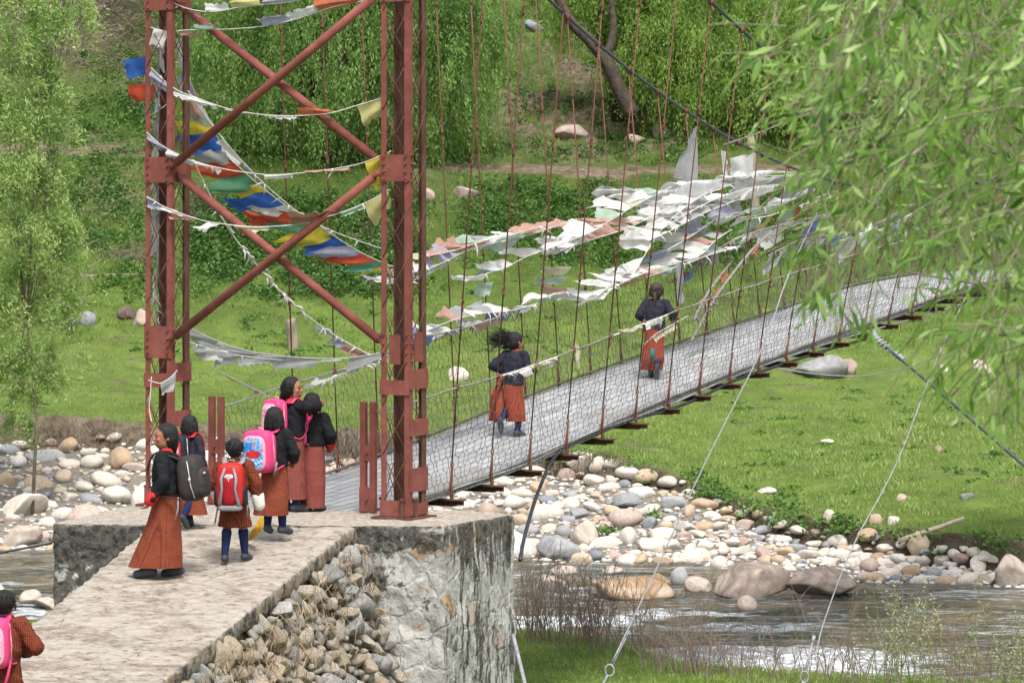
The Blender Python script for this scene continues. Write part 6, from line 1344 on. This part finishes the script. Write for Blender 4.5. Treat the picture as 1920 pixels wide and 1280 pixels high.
# 4 girl with pink picture backpack
p = base_pose(); p['el'] = [V(-.155,.0,.63), V(.165,.02,.65)]; p['wr'] = [V(-.12,.09,.57), V(.11,.11,.58)]; p['an'] = [V(-.055,-.02,.055), V(.06,.02,.045)]; p['toe'] = [V(-.075,.07,.02), V(.085,.10,.018)]
g4 = top_at(515, 1001); f4 = (.40, .92)
person('short haired girl in black jacket seen from behind with a pink and blue picture backpack', g4, f4, 1.22, p, dict(hair='bob', garment='kira', kmat=KI, jmat=JK, hem=.54, sleeve=.052, sock=1, collar=JN,
    rings=[(-.03,-.01,.155,.142,.13,.05), (-.02,-.01,.24,.135,.122,.05), (0,0,.38,.116,.10,.03), (0,0,.48,.108,.092,.02), (0,0,.60,.096,.08,0)]))
bp = backpack('large pink backpack with a blue and red picture panel on its front', g4, f4, 1.22, (-.045,-.175,.665), (.165,.095,.205), 'car', 0, PK, -.12)
tailstrap(bp, (.165, .06, -.10), (.15, .03, -.22), GRY, .009)
# 5 tall girl with raised arm
p = base_pose(); p['turn'] = -1.15; p['el'][1] = V(.185,.0,.79); p['wr'][1] = V(.17,.12,.80); p['wr'][0] = V(-.12,.08,.52)
g5 = top_at(547, 959); f5 = (.70, .71)
person('tall girl with ponytail looking right, her arm laid round the neck of her friend', g5, f5, 1.39, p, dict(hair='tail', face=1, garment='kira', kmat=KM, jmat=JK, hem=.555, sleeve=.048, collar=RED,
    rings=[(0,0,.10,.125,.115,.06), (0,0,.24,.118,.105,.05), (0,0,.38,.108,.095,.04), (0,0,.48,.104,.088,.03), (0,0,.60,.096,.08,0)]))
backpack('pale pink backpack with a colourful print worn by the tall girl with the ponytail', g5, f5, 1.39, (-.02,-.15,.715), (.14,.08,.185), 'multi', 0, PK)
# 6 friend
p = base_pose(); p['turn'] = -.3; p['el'] = [V(-.15,-.02,.64), V(.170,.0,.65)]; p['wr'] = [V(-.12,.08,.56), V(.125,.09,.56)]
g6 = top_at(586, 957); f6 = (.35, .93)
person('girl with black bob standing at the deck entrance under the arm of the tall girl', g6, f6, 1.22, p, dict(hair='bob', garment='kira', kmat=KR, jmat=JK, hem=.56, sleeve=.054, collar=RED, cuff=RED,
    rings=[(.0,.0,.03,.105,.10,.08), (.0,0,.2,.112,.102,.08), (0,0,.38,.112,.10,.05), (0,0,.48,.106,.09,.03), (0,0,.60,.096,.08,0)]))
bp = backpack('small flat pink bag hanging at the back of the girl under the friend arm', g6, f6, 1.22, (-.06,-.115,.66), (.06,.035,.12), 'pink', 0, PK)
tailstrap(bp, (.0, -.03, -.10), (-.03, -.02, -.34), PK, .012)
# 7 first runner
def run_pose(lean=.05):
    p = base_pose(); p['neck'] = V(.0,lean,.83); p['head'] = V(.005,lean+.02,.92); p['sh'] = [V(-.105,lean,.79), V(.105,lean,.79)]; return p
p = run_pose(.05); p['turn'] = -.5; p['el'] = [V(-.175,-.08,.68), V(.160,.05,.65)]; p['wr'] = [V(-.125,.03,.61), V(.13,.14,.63)]; p['kn'] = [V(-.05,.03,.30), V(.06,.04,.27)]; p['an'] = [V(-.045,-.14,.16), V(.065,-.01,.045)]; p['toe'] = [V(-.045,-.125,.06), V(.075,.08,.018)]
g7 = B(5.1, .92); f7 = (.55, .85)
def runskirt(root, H):
    # wind blown flap of the wrap skirt on the left
    m = MB(); vs = []; n1, n2 = 14, 12
    for i in range(n1):
        for j in range(n2):
            s = i/(n1-1); u = j/(n2-1); vs.append(V(-.06-.17*u*(s**.7)-.02*math.sin(u*6), -.07+.03*math.sin(s*5+u*3)-.03*u, .56-.42*s-.02*u*s+.03*u)*H)
    m.add(vs, grid_faces(n1, n2).tolist()); o = m.build('skirt_flap', KO, root); md = o.modifiers.new('s', 'SOLIDIFY'); md.thickness = .008
person('girl with wind blown black hair running on the deck, her orange skirt flying', g7, f7, 1.225, p, dict(hair='fly', face=1, garment='kira', kmat=KO, jmat=JN, hem=.50, flare=.004, collar=KO, sleeve=.045, sock=1, extra=runskirt,
    rings=[(.035,.02,.15,.098,.10,.14), (.03,.01,.24,.10,.10,.12), (.01,0,.38,.106,.095,.06), (0,0,.48,.106,.088,.03), (0,.01,.58,.096,.08,0)]))
# 8 second runner
p = run_pose(.045); p['el'] = [V(-.165,-.03,.66), V(.185,-.0,.69)]; p['wr'] = [V(-.13,.08,.60), V(.165,.11,.62)]; p['kn'] = [V(-.06,.05,.28), V(.055,.02,.28)]; p['an'] = [V(-.055,.05,.045), V(.055,-.13,.12)]; p['toe'] = [V(-.06,.14,.018), V(.06,-.125,.02)]
g8 = B(8.9, .92); f8 = (.30, .95)
person('girl with brownish tied hair running further along the deck in a long orange skirt', g8, f8, 1.22, p, dict(hair='tail', hairb=1, garment='kira', kmat=KO, jmat=JN, hem=.505, flare=.0, collar=JN, sleeve=.047,
    rings=[(-.045,.03,.085,.115,.12,.12), (-.02,-.005,.2,.115,.130,.12), (-.01,0,.36,.106,.100,.07), (0,0,.48,.104,.088,.03), (0,.01,.58,.096,.08,0)]))
m = MB(); R8 = Matrix.Rotation(math.atan2(-f8[0], f8[1]), 3, 'Z'); r8 = [o for o in COL.objects if o.name.startswith('person')][-1]
vs = [V(-.005,-.13,.32)*1.22, V(.03,-.14,.31)*1.22, V(.035,-.145,.19)*1.22, V(-.02,-.145,.20)*1.22]; vs += [v+V(0,.012,0) for v in vs]; m.add(vs, [(0,1,2,3),(7,6,5,4),(0,4,5,1),(1,5,6,2),(2,6,7,3),(3,7,4,0)]); m.build('underskirt', TEAL, r8)
# 9 corner child
p = base_pose(); p['el'] = [V(-.18,.0,.66), V(.205,.0,.645)]; p['wr'] = [V(-.12,.11,.62), V(.10,.13,.60)]; p['sh'] = [V(-.115,0,.79), V(.115,0,.79)]
Y9 = 24.0; g9 = V((8-CX)/F*Y9, Y9, rz_(Y9)); f9 = (.12, 1)
H9 = (P(8, 1108, Y9).z-g9.z); print('H9', H9)
person('child in rust coloured robe at the lower left corner, cut by the frame edge', g9, f9, H9, p, dict(hair='short', garment='gho', jmat=KG, collar=SOCK, sleeve=.056, cuff=SOCK))
bp = backpack('bright pink backpack with pale print worn by the child at the lower left corner', g9, f9, H9, (-.04,-.17,.69), (.155,.09,.19), 'pink', 0, PK)
tailstrap(bp, (.15, .02, -.10), (.10, -.02, -.36), PK, .012)
# yellow scarf trailing on the ground between the boy and the girl with the pink bag
q = [on_ramp(466, 1016), P(478, 1000, 30.5), P(488, 985, 30.5), P(491, 968, 30.5)]
m = MB(); vs = []
for i, c in enumerate(q):
    w = (.02, .05, .045, .02)[i]; vs += [c+V(-w, 0, .01), c+V(0, -.03, .015), c+V(w, 0, .0)]
m.add(vs, [(i*3+k, i*3+k+1, (i+1)*3+k+1, (i+1)*3+k) for i in range(3) for k in range(2)]); o = m.build('yellow_scarf', m_fab('yellow_scarf_cloth', (.62,.36,.04), None)); md = o.modifiers.new('s', 'SOLIDIFY'); md.thickness = .01; md = o.modifiers.new('u', 'SUBSURF'); md.levels = md.render_levels = 2
tag(o, 'mustard yellow scarf trailing down between the boy and the girl with the pink backpack', 'scarf')
# ---------------------------------------------------------------- light and camera
W = bpy.data.worlds.new('World'); SC.world = W; W.use_nodes = True; nt = W.node_tree
sky = nt.nodes.new('ShaderNodeTexSky'); sky.sky_type = 'NISHITA'; sky.sun_disc = False
EL, AZ = math.radians(60), math.radians(168)
sky.sun_elevation = EL; sky.sun_rotation = AZ; sky.air_density = 1.0; sky.dust_density = 3.5; sky.ozone_density = .6
bg = nt.nodes['Background']; hs_ = nt.nodes.new('ShaderNodeHueSaturation'); hs_.inputs['Saturation'].default_value = .4; nt.links.new(sky.outputs[0], hs_.inputs['Color']); nt.links.new(hs_.outputs[0], bg.inputs[0]); bg.inputs[1].default_value = .115
sd = bpy.data.lights.new('sun', 'SUN'); sd.energy = 1.5; sd.angle = math.radians(13); sd.color = (1, .96, .90)
so = bpy.data.objects.new('sun', sd); COL.objects.link(so)
sdir = V(math.sin(AZ)*math.cos(EL), math.cos(AZ)*math.cos(EL), math.sin(EL))
so.rotation_euler = sdir.to_track_quat('Z', 'Y').to_euler()
cam = bpy.data.cameras.new('camera'); co_ = bpy.data.objects.new('camera', cam); COL.objects.link(co_)
co_.location = (0, 0, CZ); co_.rotation_euler = (math.radians(90), 0, 0)
cam.sensor_width = 36; cam.lens = F/1920*36; cam.shift_y = -240/1920; cam.clip_end = 2000; cam.clip_start = .5
cam.dof.use_dof = True; cam.dof.focus_distance = 33.5; cam.dof.aperture_fstop = 13
SC.camera = co_
SC.view_settings.view_transform = 'Standard'; SC.view_settings.look = 'None'; SC.view_settings.gamma = 1; SC.view_settings.exposure = 1.3
SC.cycles.max_bounces = 6; SC.cycles.diffuse_bounces = 3; SC.cycles.glossy_bounces = 2; SC.cycles.transmission_bounces = 3; SC.cycles.transparent_max_bounces = 4
SC.cycles.use_denoising = True; SC.cycles.use_adaptive_sampling = True; SC.cycles.adaptive_threshold = .02
